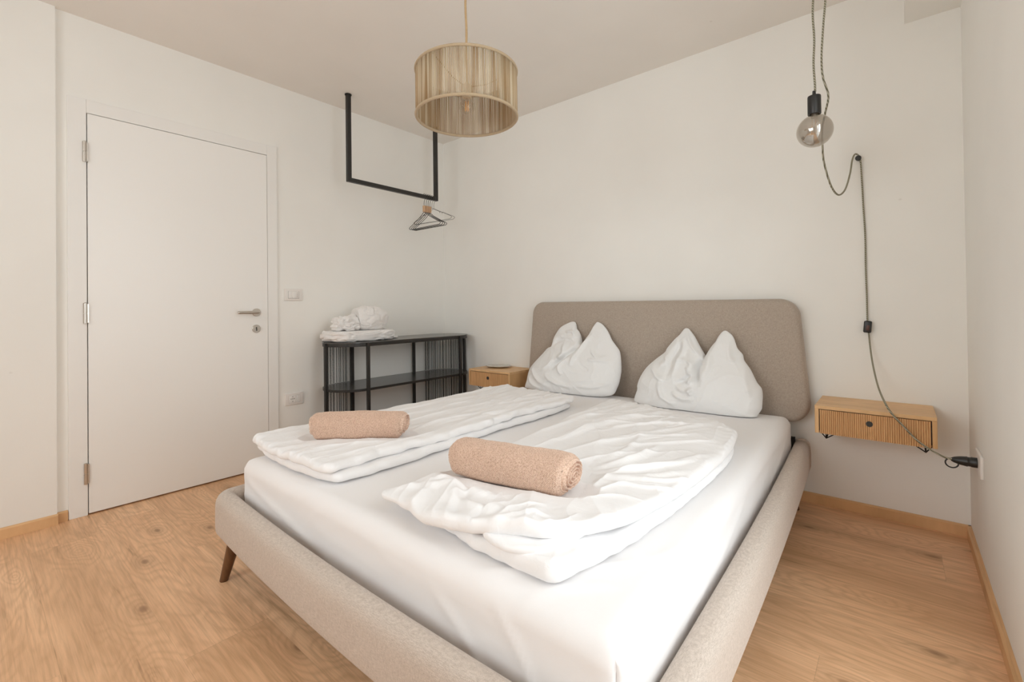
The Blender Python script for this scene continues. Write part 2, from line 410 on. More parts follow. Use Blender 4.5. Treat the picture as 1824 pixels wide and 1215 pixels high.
# windows; the front one is unseen, added to let fill light in
wnd = struct(bpy.data.objects.new('window_1', None)); COL.objects.link(wnd); wnd.location = (WX+.1, (WY0+WY1)/2, WZ0)
bm = bmesh.new(); x0, x1 = WX+.12, WX+.18; f = .065
bx(bm, x0, x1, WY0, WY0+f, WZ0, WZ1); bx(bm, x0, x1, WY1-f, WY1, WZ0, WZ1); bx(bm, x0, x1, WY0+f, WY1-f, WZ0, WZ0+f); bx(bm, x0, x1, WY0+f, WY1-f, WZ1-f, WZ1)
ym = (WY0+WY1)/2; bx(bm, x0, x1, ym-.05, ym+.05, WZ0+f, WZ1-f)
from_bm('window_frame', bm, FRAMEW, wnd); bm = bmesh.new(); bx(bm, WX+.145, WX+.149, WY0+f, ym-.05, WZ0+f, WZ1-f); bx(bm, WX+.145, WX+.149, ym+.05, WY1-f, WZ0+f, WZ1-f)
from_bm('window_pane', bm, PANE, wnd); reparent_keep(wnd)
wnd = struct(bpy.data.objects.new('fill_window', None)); COL.objects.link(wnd); wnd.location = ((FX0+FX1)/2, YF-.1, FZ0)
bm = bmesh.new(); y0, y1 = YF-.16, YF-.10
bx(bm, FX0, FX0+f, y0, y1, FZ0, FZ1); bx(bm, FX1-f, FX1, y0, y1, FZ0, FZ1); bx(bm, FX0+f, FX1-f, y0, y1, FZ0, FZ0+f); bx(bm, FX0+f, FX1-f, y0, y1, FZ1-f, FZ1)
from_bm('window_frame', bm, FRAMEW, wnd); bm = bmesh.new(); bx(bm, FX0+f, FX1-f, YF-.132, YF-.128, FZ0+f, FZ1-f)
from_bm('window_pane', bm, PANE, wnd); reparent_keep(wnd)
# skirting boards with a small top chamfer
def skirt(name, p0, p1, nrm, M, h=.051, t=.0155):
    p0, p1, n = Vector((*p0, 0)), Vector((*p1, 0)), Vector((*nrm, 0)); bm = bmesh.new()
    prof = [(0, 0), (t, 0), (t, h-.006), (t-.006, h), (0, h)]
    ra = [bm.verts.new(p0+n*a+Vector((0, 0, b))) for a, b in prof]; rb = [bm.verts.new(p1+n*a+Vector((0, 0, b))) for a, b in prof]
    for k in range(5): bm.faces.new((ra[k], ra[(k+1) % 5], rb[(k+1) % 5], rb[k]))
    bm.faces.new(ra); bm.faces.new(rb[::-1]); return struct(from_bm(name, bm, M))
skirt('baseboard_back', (0, 0), (WX, 0), (0, -1), SKIRT)
skirt('baseboard_right', (WX, 0), (WX, WY1), (-1, 0), SKIRTY)
skirt('baseboard_left', (0, -1.51), (0, 0), (1, 0), SKIRTY)
skirt('baseboard_left', (0, YJ), (0, -2.56), (1, 0), SKIRTY)
skirt('baseboard_left', (.022, YF), (.022, YJ+.002), (1, 0), SKIRTY)

# ------------------------------------------------------------------ the door
door = struct(bpy.data.objects.new('door_1', None)); COL.objects.link(door); door.location = (0, -2.035, 0)
bm = bmesh.new(); bt = .012
OY0, OY1, OZ = -2.5576, -1.5202, 2.1726; LY0, LY1, LZ = -2.4844, -1.585, 2.10
bx(bm, -.06, bt, OY0, LY0+.0, 0, OZ, .002); bx(bm, -.06, bt, LY1, OY1, 0, OZ, .002); bx(bm, -.06, bt, LY0, LY1, LZ+.002, OZ, .002)
from_bm('door_frame', bm, FRAMEW, door)
bm = bmesh.new(); bx(bm, -.03, .0145, LY0+.0035, LY1-.0025, .009, LZ-.002, .0015); from_bm('door_leaf', bm, DOORW, door)
for z in (1.893, 1.050, .218):
    bm = bmesh.new(); yh = LY0-.008; hh = .053
    cyl(bm, (.021, yh, z-hh), (.021, yh, z-.002), .0085); cyl(bm, (.021, yh, z+.002), (.021, yh, z+hh), .0085)
    cyl(bm, (.021, yh, z-.003), (.021, yh, z+.003), .006); lathe(bm, [(.0001, hh+.004), (.005, hh+.003), (.0085, hh)], (.021, yh, z), 'Z', 20)
    bx(bm, .012, .020, yh, yh+.014, z-hh+.004, z+hh-.004)
    h = from_bm('hinge', bm, STEEL, door, True)
    bm = bmesh.new(); bx(bm, .013, .0165, yh+.009, yh+.0145, z-hh+.008, z+hh-.008); from_bm('hinge_leaf', bm, STEELD, h)
bm = bmesh.new(); lathe(bm, [(.0001, 0), (.026, 0), (.026, .006), (.024, .008), (.0001, .008)], (.0145, -1.660, 1.043), 'X', 36); rs = from_bm('rosette', bm, STEEL, door, True)
p = catmull([(.020, -1.660, 1.043), (.050, -1.660, 1.043), (.060, -1.664, 1.043), (.064, -1.676, 1.043), (.064, -1.72, 1.043), (.064, -1.785, 1.043)], 8)
v, fc = tube(p, .0095, 16); link_mesh('door_handle', v, fc, STEEL, door)
bm = bmesh.new(); lathe(bm, [(.0001, 0), (.026, 0), (.026, .006), (.024, .008), (.0001, .008)], (.0145, -1.661, .936), 'X', 36); es = from_bm('escutcheon', bm, STEEL, door, True)
bm = bmesh.new(); cyl(bm, (.022, -1.661, .941), (.0235, -1.661, .941), .0055); bx(bm, .022, .0235, -1.664, -1.658, .922, .94); from_bm('keyhole', bm, SLOT, es)
bm = bmesh.new(); bx(bm, .0225, .034, -1.6625, -1.6595, .936, .9445); bx(bm, .0235, .0365, -1.661, -1.640, .938, .9425); from_bm('key_tip', bm, STEEL, es)
reparent_keep(door)
for c in (rs, es):
    pass

# ------------------------------------------------------------------ switches and sockets on the left wall
def plate(name, label, cat, y0, y1, z0, z1):
    r = thing(name, label, cat, None, (0, (y0+y1)/2, z0))
    bm = bmesh.new(); bx(bm, 0, .009, y0, y1, z0, z1, .003, 3); from_bm('cover_plate', bm, PLASTIC, r, True); return r
sw = plate('light_switch', 'white rectangular light switch on the wall beside the door handle', 'light switch', -1.4745, -1.347, 1.122, 1.204)
bm = bmesh.new(); bx(bm, .008, .0092, -1.450, -1.373, 1.137, 1.187); from_bm('module_recess', bm, SLOT, sw)
bm = bmesh.new(); bx(bm, .008, .0125, -1.4490, -1.4235, 1.1385, 1.1865, .001); from_bm('rocker', bm, PLASTIC2, sw, True)
bm = bmesh.new(); bx(bm, .008, .0125, -1.4230, -1.3985, 1.1385, 1.1865, .001); from_bm('rocker', bm, PLASTIC2, sw, True)
bm = bmesh.new(); bx(bm, .008, .0105, -1.398, -1.374, 1.1385, 1.1865, .001)
bkp = from_bm('blank_insert', bm, PLASTIC, sw, True)
bm = bmesh.new()
for k in range(3): bx(bm, .0104, .0109, -1.390, -1.382, 1.148+k*.013, 1.150+k*.013)
from_bm('insert_slot', bm, SLOT, bkp)
reparent_keep(sw)
so = plate('wall_socket', 'white power socket with blank inserts low on the wall beside the door', 'power socket', -1.475, -1.349, .393, .476)
bm = bmesh.new(); bx(bm, .008, .0092, -1.450, -1.373, .409, .459); from_bm('module_recess', bm, STEELD, so)
bm = bmesh.new(); bx(bm, .008, .0108, -1.4495, -1.4000, .4095, .4585, .001); cyl(bm, (.0105, -1.425, .434), (.0117, -1.425, .434), .0215, seg=32); si = from_bm('socket_insert', bm, PLASTIC2, so, True)
bm = bmesh.new()
for dy in (-.011, 0, .011): cyl(bm, (.0115, -1.425+dy, .436), (.0122, -1.425+dy, .436), .0028, seg=12)
bx(bm, .0115, .0122, -1.428, -1.422, .4165, .420); bx(bm, .0115, .0122, -1.428, -1.422, .449, .4525); from_bm('socket_hole', bm, SLOT, si)
for a in (-1.3990, -1.3858):
    bm = bmesh.new(); bx(bm, .008, .0108, a, a+.0122, .4095, .4585, .001); from_bm('blank_insert', bm, PLASTIC2, so, True)
reparent_keep(so)
# socket on the right wall
rs_ = thing('wall_socket', 'white power socket on the right wall, black plug pushed in', 'power socket', None, (WX, -.375, .385))
bm = bmesh.new(); bx(bm, WX-.010, WX, -.452, -.300, .385, .470, .003, 3); from_bm('cover_plate', bm, PLASTIC, rs_, True); reparent_keep(rs_)

# ------------------------------------------------------------------ the bed frame
def xl(y): return 1.245
def xr(y): return 2.828+(2.893-2.828)*(-y-.10)/2.1
bed = thing('double_bed', 'double bed with beige upholstered frame and high padded headboard against the back wall', 'bed', None, (2.04, -1.2, 0))
# rails: profile swept round left, foot and right with rounded corners
def arc(c, a0, a1, n):
    return [((c[0]), (c[1]), math.radians(a0+(a1-a0)*k/n)) for k in range(n+1)]
YFT = -2.212
path = []                                            # (x, y, nx, ny) of the inner line with outward normal
for k in range(14): path.append((xl(0), -.11-(abs(YFT)-.11-.02)*k/13, -1, 0))
for k in range(1, 9):
    a = math.pi+math.pi/2*k/8; path.append((xl(0)+.01+.01*math.cos(a), YFT+.01+.01*math.sin(a), math.cos(a), math.sin(a)))
for k in range(1, 14): path.append((xl(0)+.02+(xr(YFT)-xl(0)-.04)*k/13, YFT-.022*max(0.,math.sin(math.pi*k/13))**.8, 0, -1))
for k in range(1, 9):
    a = -math.pi/2+math.pi/2*k/8; path.append((xr(YFT)-.01+.01*math.cos(a), YFT+.01+.01*math.sin(a), math.cos(a), math.sin(a)))
for k in range(1, 14):
    y = YFT+.02+(abs(YFT)-.11-.02)*k/13; path.append((xr(y)+.012*math.sin(math.pi*k/13), y, 1, 0))
prof = [(0, .192), (0, .30), (.001, .325), (.005, .337), (.013, .344), (.026, .348), (.040, .348), (.052, .344), (.061, .336), (.067, .324), (.070, .306), (.071, .275), (.071, .235), (.070, .212), (.067, .202), (.060, .195), (.050, .192), (.02, .191)]
V = []; n = len(prof)
for (x, y, nx, ny) in path:
    for (o, z) in prof: V.append((x+nx*o, y+ny*o, z))
Fc = []
for i in range(len(path)-1):
    for k in range(n): Fc.append([i*n+k, i*n+(k+1) % n, (i+1)*n+(k+1) % n, (i+1)*n+k])
Fc.append(list(range(n))[::-1]); Fc.append([(len(path)-1)*n+k for k in range(n)])
rail = link_mesh('upholstered_rail', V, Fc, UPH, bed)
# short end pieces behind the rail seam
for sx, s in ((xl(0), -1), (xr(-.10), 1)):
    V = []
    for t in np.linspace(0, 1, 7):
        y = -.108+.095*t; sh = 1-.35*t**2.5
        for (o, z) in prof: V.append((sx+s*(o*sh+.001), y, .192+(z-.192)*(1-.10*t**2)+.001))
    Fc = [[i*n+k, i*n+(k+1) % n, (i+1)*n+(k+1) % n, (i+1)*n+k] for i in range(6) for k in range(n)]+[list(range(n))[::-1], [6*n+k for k in range(n)]]
    if s < 0: Fc = [q[::-1] for q in Fc]
    link_mesh('rail_end', V, Fc, UPH, bed)
# headboard: rounded trapezoid slab
def rpoly(cs, r, n=10):
    out = []; N = len(cs)
    for i in range(N):
        p, a, b = Vector(cs[i]), Vector(cs[i-1]), Vector(cs[(i+1) % N])
        u, v = (a-p).normalized(), (b-p).normalized(); ang = u.angle(v); rr = r[i] if hasattr(r, '__len__') else r; d = rr/math.tan(ang/2)
        c = p+(u+v).normalized()*(rr/math.sin(ang/2)); s, e = p+u*d-c, p+v*d-c
        a0 = math.atan2(s.y, s.x); a1 = math.atan2(e.y, e.x)
        while a1-a0 > math.pi: a1 -= 2*math.pi
        while a1-a0 < -math.pi: a1 += 2*math.pi
        for k in range(n+1): out.append((c.x+rr*math.cos(a0+(a1-a0)*k/n), c.y+rr*math.sin(a0+(a1-a0)*k/n)))
    return out
HB = rpoly([(1.036, .375), (2.905, .430), (2.850, 1.082), (1.112, 1.094)], [.09, .10, .10, .09], 12)
cx, cz = 1.97, .75
def slab_y(poly, layers):
    V = []; n = len(poly); Fc = []
    for (ins, y) in layers:
        for (x, z) in poly:
            dx, dz = cx-x, cz-z; L = math.hypot(dx, dz); 
            V.append((x+dx*min(1, ins/abs(.9))*1.0, y, z+dz*min(1, ins/.33)))
    for i in range(len(layers)-1):
        for k in range(n): Fc.append([i*n+k, i*n+(k+1) % n, (i+1)*n+(k+1) % n, (i+1)*n+k])
    Fc.append(list(range(n))[::-1]); Fc.append([(len(layers)-1)*n+k for k in range(n)]); return V, Fc
v, fc = slab_y(HB, [(.022, -.020), (.008, -.021), (.001, -.026), (0, -.036), (0, -.070), (.003, -.085), (.010, -.095), (.02, -.099), (.04, -.101), (.10, -.103), (.2, -.104)])
link_mesh('headboard', v, fc, UPHH, bed)
bm = bmesh.new(); bx(bm, 1.262, 2.818, -.019, -.006, .19, .335); bx(bm, 1.262, 2.80, -2.17, -.13, .175, .205); from_bm('slatted_base', bm, mat('bed_base_dark', (.05, .045, .04), .9)[0], bed)
for (x, y, sx, sy) in ((1.272, -2.215, -.052, -.032), (2.88, -2.215, .045, -.032), (1.300, -.16, -.06, .0), (2.79, -.16, .05, .0)):
    bm = bmesh.new(); cyl(bm, (x, y, .200), (x+sx, y+sy, 0.0), .026, .015, 24); from_bm('leg', bm, WALNUT, bed, True)
reparent_keep(bed)

# ------------------------------------------------------------------ mattress with its fitted sheet
ZM = .470
mt = thing('mattress', 'thick mattress under a smooth white fitted sheet, lying in the bed frame', 'mattress', None, (2.06, -1.17, .206))
def mx(u, y): return 1.256+u*((xr(y)-.008)-1.256)
def mattress_surface():
    NU, NV = 170, 220
    us = np.linspace(-1, 1, NU); vs = np.linspace(-1, 1, NV)
    # parameters run down the sides: |u|>ku is the side wall
    HT, R = .235, .045
    def expand(s, half):                             # s in [-1,1] -> (horizontal position, drop)
        tot = half-R+R*math.pi/2+(HT-R); a = np.abs(s)*tot; sg = np.sign(s)
        pos = np.where(a < half-R, a, np.where(a < half-R+R*math.pi/2, half-R+R*np.sin((a-half+R)/R), half))
        drop = np.where(a < half-R, 0, np.where(a < half-R+R*math.pi/2, R-R*np.cos((a-half+R)/R), R+(a-half+R-R*math.pi/2)))
        return pos*sg, drop
    hw, hl = .81, 1.028
    pu, du = expand(us*.995, hw); pv, dv = expand(vs*.995, hl)
    PU, PV = np.meshgrid(pu, pv, indexing='ij'); DU, DV = np.meshgrid(du, dv, indexing='ij')
    # rounded vertical corners: pull the corner in
    drop = np.maximum(DU, DV)
    both = np.minimum(np.clip(DU/R, 0, 1), np.clip(DV/R, 0, 1))
    y = -1.165+PV; u01 = (PU/hw+1)/2; x = mx(u01, y)
    x = x-np.sign(PU)*both*.016; y = y-np.sign(PV)*both*.016
    z = ZM-drop
    z = np.where((DU > 0) & (DV > 0), ZM-np.maximum(DU, DV), z)
    # gentle body and the pulls of the sheet
    nx = np.where(DU > R*.6, np.sign(PU), 0.); ny = np.where((DV > R*.6) & (DU <= R*.6), np.sign(PV), 0.)
    flat = 1-np.clip(drop/R, 0, 1)
    z = z+flat*(.0022*fbm(x*3, y*3, 0, 3)+.0012*ridge(x*3.2+3, y*1.5, 0, 11))
    z = z-flat*.004*sstep(.1, .9, 0*x)
    wr = .002*fbm(x*3+y*4, z*9, 0, 5)+.0022*ridge((x+y)*2.0+z*4, z*11-(x+y)*1.8, 0, 9)
    wr = wr+.0010*ridge((x+y)*7.0-z*9, z*5+(x+y)*2, 0, 29)
    x = x+nx*wr*1.0; y = y+ny*wr
    # sheet folds near the foot corner on the right
    for ln, a, w in (([(2.50, -2.19), (2.62, -2.10), (2.74, -1.98), (2.80, -1.90)], .005, .012), ([(2.80, -1.90), (2.845, -1.80), (2.868, -1.66)], .004, .010), ([(2.66, -2.20), (2.72, -2.10), (2.80, -2.02)], .003, .012), ([(1.32, -2.18), (1.5, -2.195), (1.8, -2.20)], .003, .01)):
        z = z+flat**.3*stroke(x, y, ln, a, w)
    # corner tuck on the foot side
    s_ = stroke(x, z, [(2.60, .44), (2.68, .36), (2.72, .28)], .006, .012)+stroke(x, z, [(2.40, .40), (2.52, .33), (2.60, .25)], .005, .014)+stroke(x, z, [(1.30, .41), (1.42, .375), (1.7, .34)], .004, .012)+stroke(x, z, [(1.5, .36), (1.9, .30), (2.2, .25)], .003, .014)
    y = y-np.where((PV < -hl+.02), s_, 0)
    s2 = stroke(y, z, [(-.25, .43), (-.5, .36), (-.9, .30)], .004, .014)+stroke(y, z, [(-1.2, .42), (-1.5, .36), (-1.9, .33)], .004, .014)
    x = x+np.where((PU > hw-.02), s2, 0)
    V = np.stack([x, y, z], -1).reshape(-1, 3); Fq = gridfaces(NU, NV, flip=False)
    # close underneath
    return V, Fq
v, fq = mattress_surface()
bm = bmesh.new()
fs = link_mesh('fitted_sheet', v, fq, SHEET, mt)
V = []
for z in (.215, ZM-.03):
    for (x, y) in ((1.275, -2.17), (2.86, -2.17), (2.80, -.15), (1.275, -.15)): V.append((x, y, z))
core = link_mesh('mattress_core', V, [[3, 2, 1, 0], [4, 5, 6, 7], [0, 1, 5, 4], [1, 2, 6, 5], [2, 3, 7, 6], [3, 0, 4, 7]], SHEET, mt, False)
reparent_keep(mt)

# ------------------------------------------------------------------ duvets
def coons(left, foot, right, head, U, Vv):
    """left/right run foot->head, foot/head run left->right (polylines of xy)"""
    def samp(pl, t):
        pl = catmull([(*p, 0) for p in pl], 10)[:, :2]; d = np.r_[0, np.cumsum(np.hypot(*np.diff(pl, axis=0).T))]; d /= d[-1]
        return np.stack([np.interp(t, d, pl[:, 0]), np.interp(t, d, pl[:, 1])], -1)
    L, R, Ft, Hd = samp(left, Vv), samp(right, Vv), samp(foot, U), samp(head, U)
    u, w = U[..., None], Vv[..., None]; c00, c10, c01, c11 = (np.array(p, float) for p in (foot[0], foot[-1], head[0], head[-1]))
    return (1-u)*L+u*R+(1-w)*Ft+w*Hd-((1-u)*(1-w)*c00+u*(1-w)*c10+(1-u)*w*c01+u*w*c11)
def quilt(edges, base, thick, disp, nu=190, nv=320, rad=.03, wob=.006, seed=0, lw=(.68, 1.5), wfn=None):
    """one padded layer: closed top and bottom joined by a soft round edge"""
    def dist(n):                                     # denser towards the edges
        t = np.linspace(0, 1, n); return .5-.5*np.cos(np.pi*t)*(.35)-.5*(1-2*t)*.65
    us, vs = dist(nu), dist(nv); U, Vv = np.meshgrid(us, vs, indexing='ij')
    q = rad*1.5; qx, qy = np.clip(q-np.minimum(U, 1-U)*lw[0], 0, None), np.clip(q-np.minimum(Vv, 1-Vv)*lw[1], 0, None)
    sc_ = np.where((qx > 0) & (qy > 0), np.maximum(qx, qy)/(np.hypot(qx, qy)+1e-9), 1.)   # square corner -> rounded corner
    U = np.where((qx > 0) & (qy > 0), np.where(U < .5, (q-qx*sc_)/lw[0], 1-(q-qx*sc_)/lw[0]), U); Vv = np.where((qx > 0) & (qy > 0), np.where(Vv < .5, (q-qy*sc_)/lw[1], 1-(q-qy*sc_)/lw[1]), Vv)
    P = coons(*edges, U, Vv); x, y = P[..., 0].copy(), P[..., 1].copy()
    eu, ev = np.minimum(U, 1-U)*lw[0], np.minimum(Vv, 1-Vv)*lw[1]
    d = np.minimum(eu, ev); d = np.where((eu < rad*1.5) & (ev < rad*1.5), np.maximum(0, rad*1.5-np.hypot(rad*1.5-eu, rad*1.5-ev)), d)
    pr = np.sqrt(np.clip(1-(1-np.clip(d/rad, 0, 1))**2, 0, 1))
    T = thick(x, y, U, Vv); B = base(x, y, U, Vv)
    near = np.exp(-d/.05)*(wfn(U, Vv) if wfn else 1.)
    x = x+near*wob*noise(y*22, x*9, 1.3, seed); y = y+near*wob*noise(x*22, y*9, 4.1, seed)
    mid = B+T*.5+near*wob*.9*noise(x*14, y*14, 2.2, seed+3)
    D = disp(x, y, U, Vv)
    top = mid+pr*T*.5+D*np.clip(pr*1.2, 0, 1); bot = np.maximum(mid-pr*T*.5+D*.15*pr, B-.0005)
    top = np.maximum(top, bot+.0008*pr)
    A = np.stack([x, y, top], -1).reshape(-1, 3); Bv = np.stack([x, y, bot], -1).reshape(-1, 3)
    f1 = gridfaces(nu, nv); f2 = gridfaces(nu, nv, nu*nv, True)
    return np.vstack([A, Bv]), np.vstack([f1, f2])
TOWELS = [((1.583, -1.875), math.radians(42), .355, .062, .052, .536), ((2.363, -1.852), math.radians(10), .385, .068, .055, .531)]
def press(V):
    for c, an, L, rx, rz, zb in TOWELS:
        dx, dy = V[:, 0]-c[0], V[:, 1]-c[1]; a = dx*math.cos(an)+dy*math.sin(an); b = -dx*math.sin(an)+dy*math.cos(an)
        R1, R2 = rx+.012, rz+.007; q = np.clip(1-np.abs(b/R1)**2.2, 0, 1)**(1/2.2)
        cap = zb+rz-R2*q+.018*np.clip((np.abs(a)-L/2-.014)/.05, 0, 6)**1.5+1.0*(np.abs(b) > R1)
        V[:, 2] = np.minimum(V[:, 2], cap)
    return V
def build_quilt(name, layers, M, label, group, loc):
    Vs, Fs, o = [], [], 0
    for v, f_ in layers: Vs.append(v); Fs.append(f_+o); o += len(v)
    V = press(np.vstack(Vs))-np.array(loc); Fq = np.vstack(Fs)
    ob = link_mesh(name, V, Fq, M, None, True, loc); put(ob, label, 'duvet', group)
    bmx = bmesh.new(); bmx.from_mesh(ob.data); bmesh.ops.remove_doubles(bmx, verts=bmx.verts, dist=2e-5); bmx.to_mesh(ob.data); bmx.free()
    ob.data.polygons.foreach_set('use_smooth', [True]*len(ob.data.polygons))
    return ob
def crest(px, py, line, amp, wid):
    d, t = segdist(px, py, catmull([(*p, 0) for p in line], 5)[:, :2]); return amp*np.exp(-np.abs(d)/wid)*np.sin(np.pi*np.clip(t, 0, 1))**.7
def rnd_strokes(x, y, n, box, dirn, ln, amp, wid, seed, curve=.15):
    R = random.Random(seed); out = 0
    for _ in range(n):
        px, py = R.uniform(box[0], box[1]), R.uniform(box[2], box[3]); a = math.radians(dirn+R.gauss(0, 9)); L = ln*R.uniform(.5, 1.3); c = R.uniform(-curve, curve)*L
        dx, dy = math.cos(a), math.sin(a); pts = [(px+dx*L*t-dy*c*math.sin(math.pi*t/1), py+dy*L*t+dx*c*math.sin(math.pi*t)) for t in (0, .25, .5, .75, 1)]
        s = R.uniform(.5, 1)*(1 if R.random() < .7 else -.7)
        out = out+stroke(x, y, pts, amp*s, wid*R.uniform(.6, 1.4), .4)
    return out
# ---- left duvet (folded double, top layer and lower layer)
LB = ([(1.215, -2.125), (1.225, -1.4), (1.25, -.62)], [(1.215, -2.125), (1.45, -2.15), (1.70, -2.14), (1.842, -2.118)], [(1.842, -2.118), (1.850, -1.80), (1.825, -1.3), (1.84, -.9), (1.815, -.66)], [(1.25, -.62), (1.5, -.60), (1.815, -.66)])
LT = ([(1.21, -2.142), (1.222, -1.4), (1.25, -.58)], [(1.21, -2.142), (1.40, -2.165), (1.62, -2.16), (1.835, -2.148)], [(1.835, -2.148), (1.818, -1.92), (1.838, -1.5), (1.822, -1.1), (1.845, -.8), (1.825, -.64)], [(1.25, -.58), (1.55, -.62), (1.825, -.64)])
tb = lambda x, y, U, V: ZM+.0062+0*x
tt = lambda x, y, U, V: .034+.004*noise(x*5, y*5, 0, 4)
def dispL(x, y, U, V):
    d = .006*fbm(x*4, y*2.2, 0, 21)
    d = d+.007*(ridge(x*7, y*1.6+2, 0, 5, 1.2)-.4)*sstep(.02, .2, V)
    foot = np.exp(-(V*1.5)/.10)
    d = d+.010*foot*np.sin(x*105+2.0*noise(x*8, y*6, 0, 8)*2)*(.5+noise(x*6, 0*x, .4, 9))
    d = d+.006*np.exp(-(V*1.5)/.30)*ridge(x*16, y*4.5, 0, 31)
    d = d+rnd_strokes(x, y, 26, (1.25, 1.8, -1.9, -.9), 92, .55, .0075, .012, 5)
    d = d+rnd_strokes(x, y, 18, (1.3, 1.8, -1.2, -.7), 100, .35, .006, .009, 6)
    d = d-.010*np.exp(-(((x-1.655)*.66-(y+1.83)*.74)/.20)**4-(((x-1.655)*.74+(y+1.83)*.66)/.075)**2)*0
    for ln, am, w in (([(1.30, -2.14), (1.33, -1.9), (1.32, -1.6)], .007, .010), ([(1.42, -2.15), (1.46, -1.98), (1.50, -1.9)], .006, .010), ([(1.60, -2.14), (1.66, -1.98), (1.76, -1.85)], .008, .012), ([(1.74, -2.13), (1.78, -1.9), (1.78, -1.6)], .008, .012),
                      ([(1.56, -1.66), (1.54, -1.3), (1.60, -.9)], .008, .012), ([(1.66, -1.7), (1.68, -1.3), (1.72, -.8)], .008, .012), ([(1.42, -1.6), (1.44, -1.2), (1.42, -.75)], .007, .011), ([(1.76, -1.5), (1.72, -1.1), (1.77, -.75)], .006, .010), ([(1.33, -1.3), (1.36, -1.0), (1.34, -.7)], .006, .010)):
        d = d+crest(x, y, ln, am, w)
    return d
layersL = [quilt(LB, tb, tt, lambda x, y, U, V: .004*fbm(x*9, y*6, 0, 2)+.003*ridge(x*9, y*8, 0, 14), nu=110, nv=200, rad=.022, wob=.010, seed=2),
           quilt(LT, lambda x, y, U, V: ZM+.0415+.002*noise(x*6, y*6, 0, 1), lambda x, y, U, V: .032+.006*noise(x*4, y*3, 1, 6), dispL, nu=230, nv=420, rad=.022, wob=.014, seed=7)]
dl = build_quilt('duvet', layersL, LINEN, 'folded white duvet on the left half of the bed, nearer the door', 'white duvets folded on the bed', (1.53, -1.38, ZM))
# ---- right duvet, rumpled at the foot
RB = ([(2.085, -2.10), (2.10, -1.7), (2.02, -1.0), (1.985, -.60)], [(2.085, -2.10), (2.14, -2.075), (2.33, -2.10), (2.52, -2.13), (2.715, -2.128)], [(2.715, -2.128), (2.76, -1.9), (2.785, -1.5), (2.78, -1.1), (2.725, -.87)], [(1.985, -.60), (2.38, -.70), (2.725, -.87)])
RT = ([(2.095, -2.140), (2.13, -1.95), (2.13, -1.75), (2.08, -1.3), (2.00, -.56)], [(2.095, -2.140), (2.20, -2.135), (2.36, -2.165), (2.52, -2.135), (2.66, -2.075)], [(2.66, -2.075), (2.745, -1.9), (2.785, -1.55), (2.785, -1.15), (2.745, -.86)], [(2.00, -.56), (2.38, -.65), (2.60, -.745), (2.745, -.86)])
def lowT(x, y, U, V): return .028+.022*sstep(.25, 1, U)*np.exp(-V*1.5/.35)+.004*noise(x*6, y*6, 0, 3)
def topB(x, y, U, V): return ZM+.035+.034*sstep(.3, 1, U)*np.exp(-V*1.5/.35)+.004*noise(x*5, y*5, 0, 12)
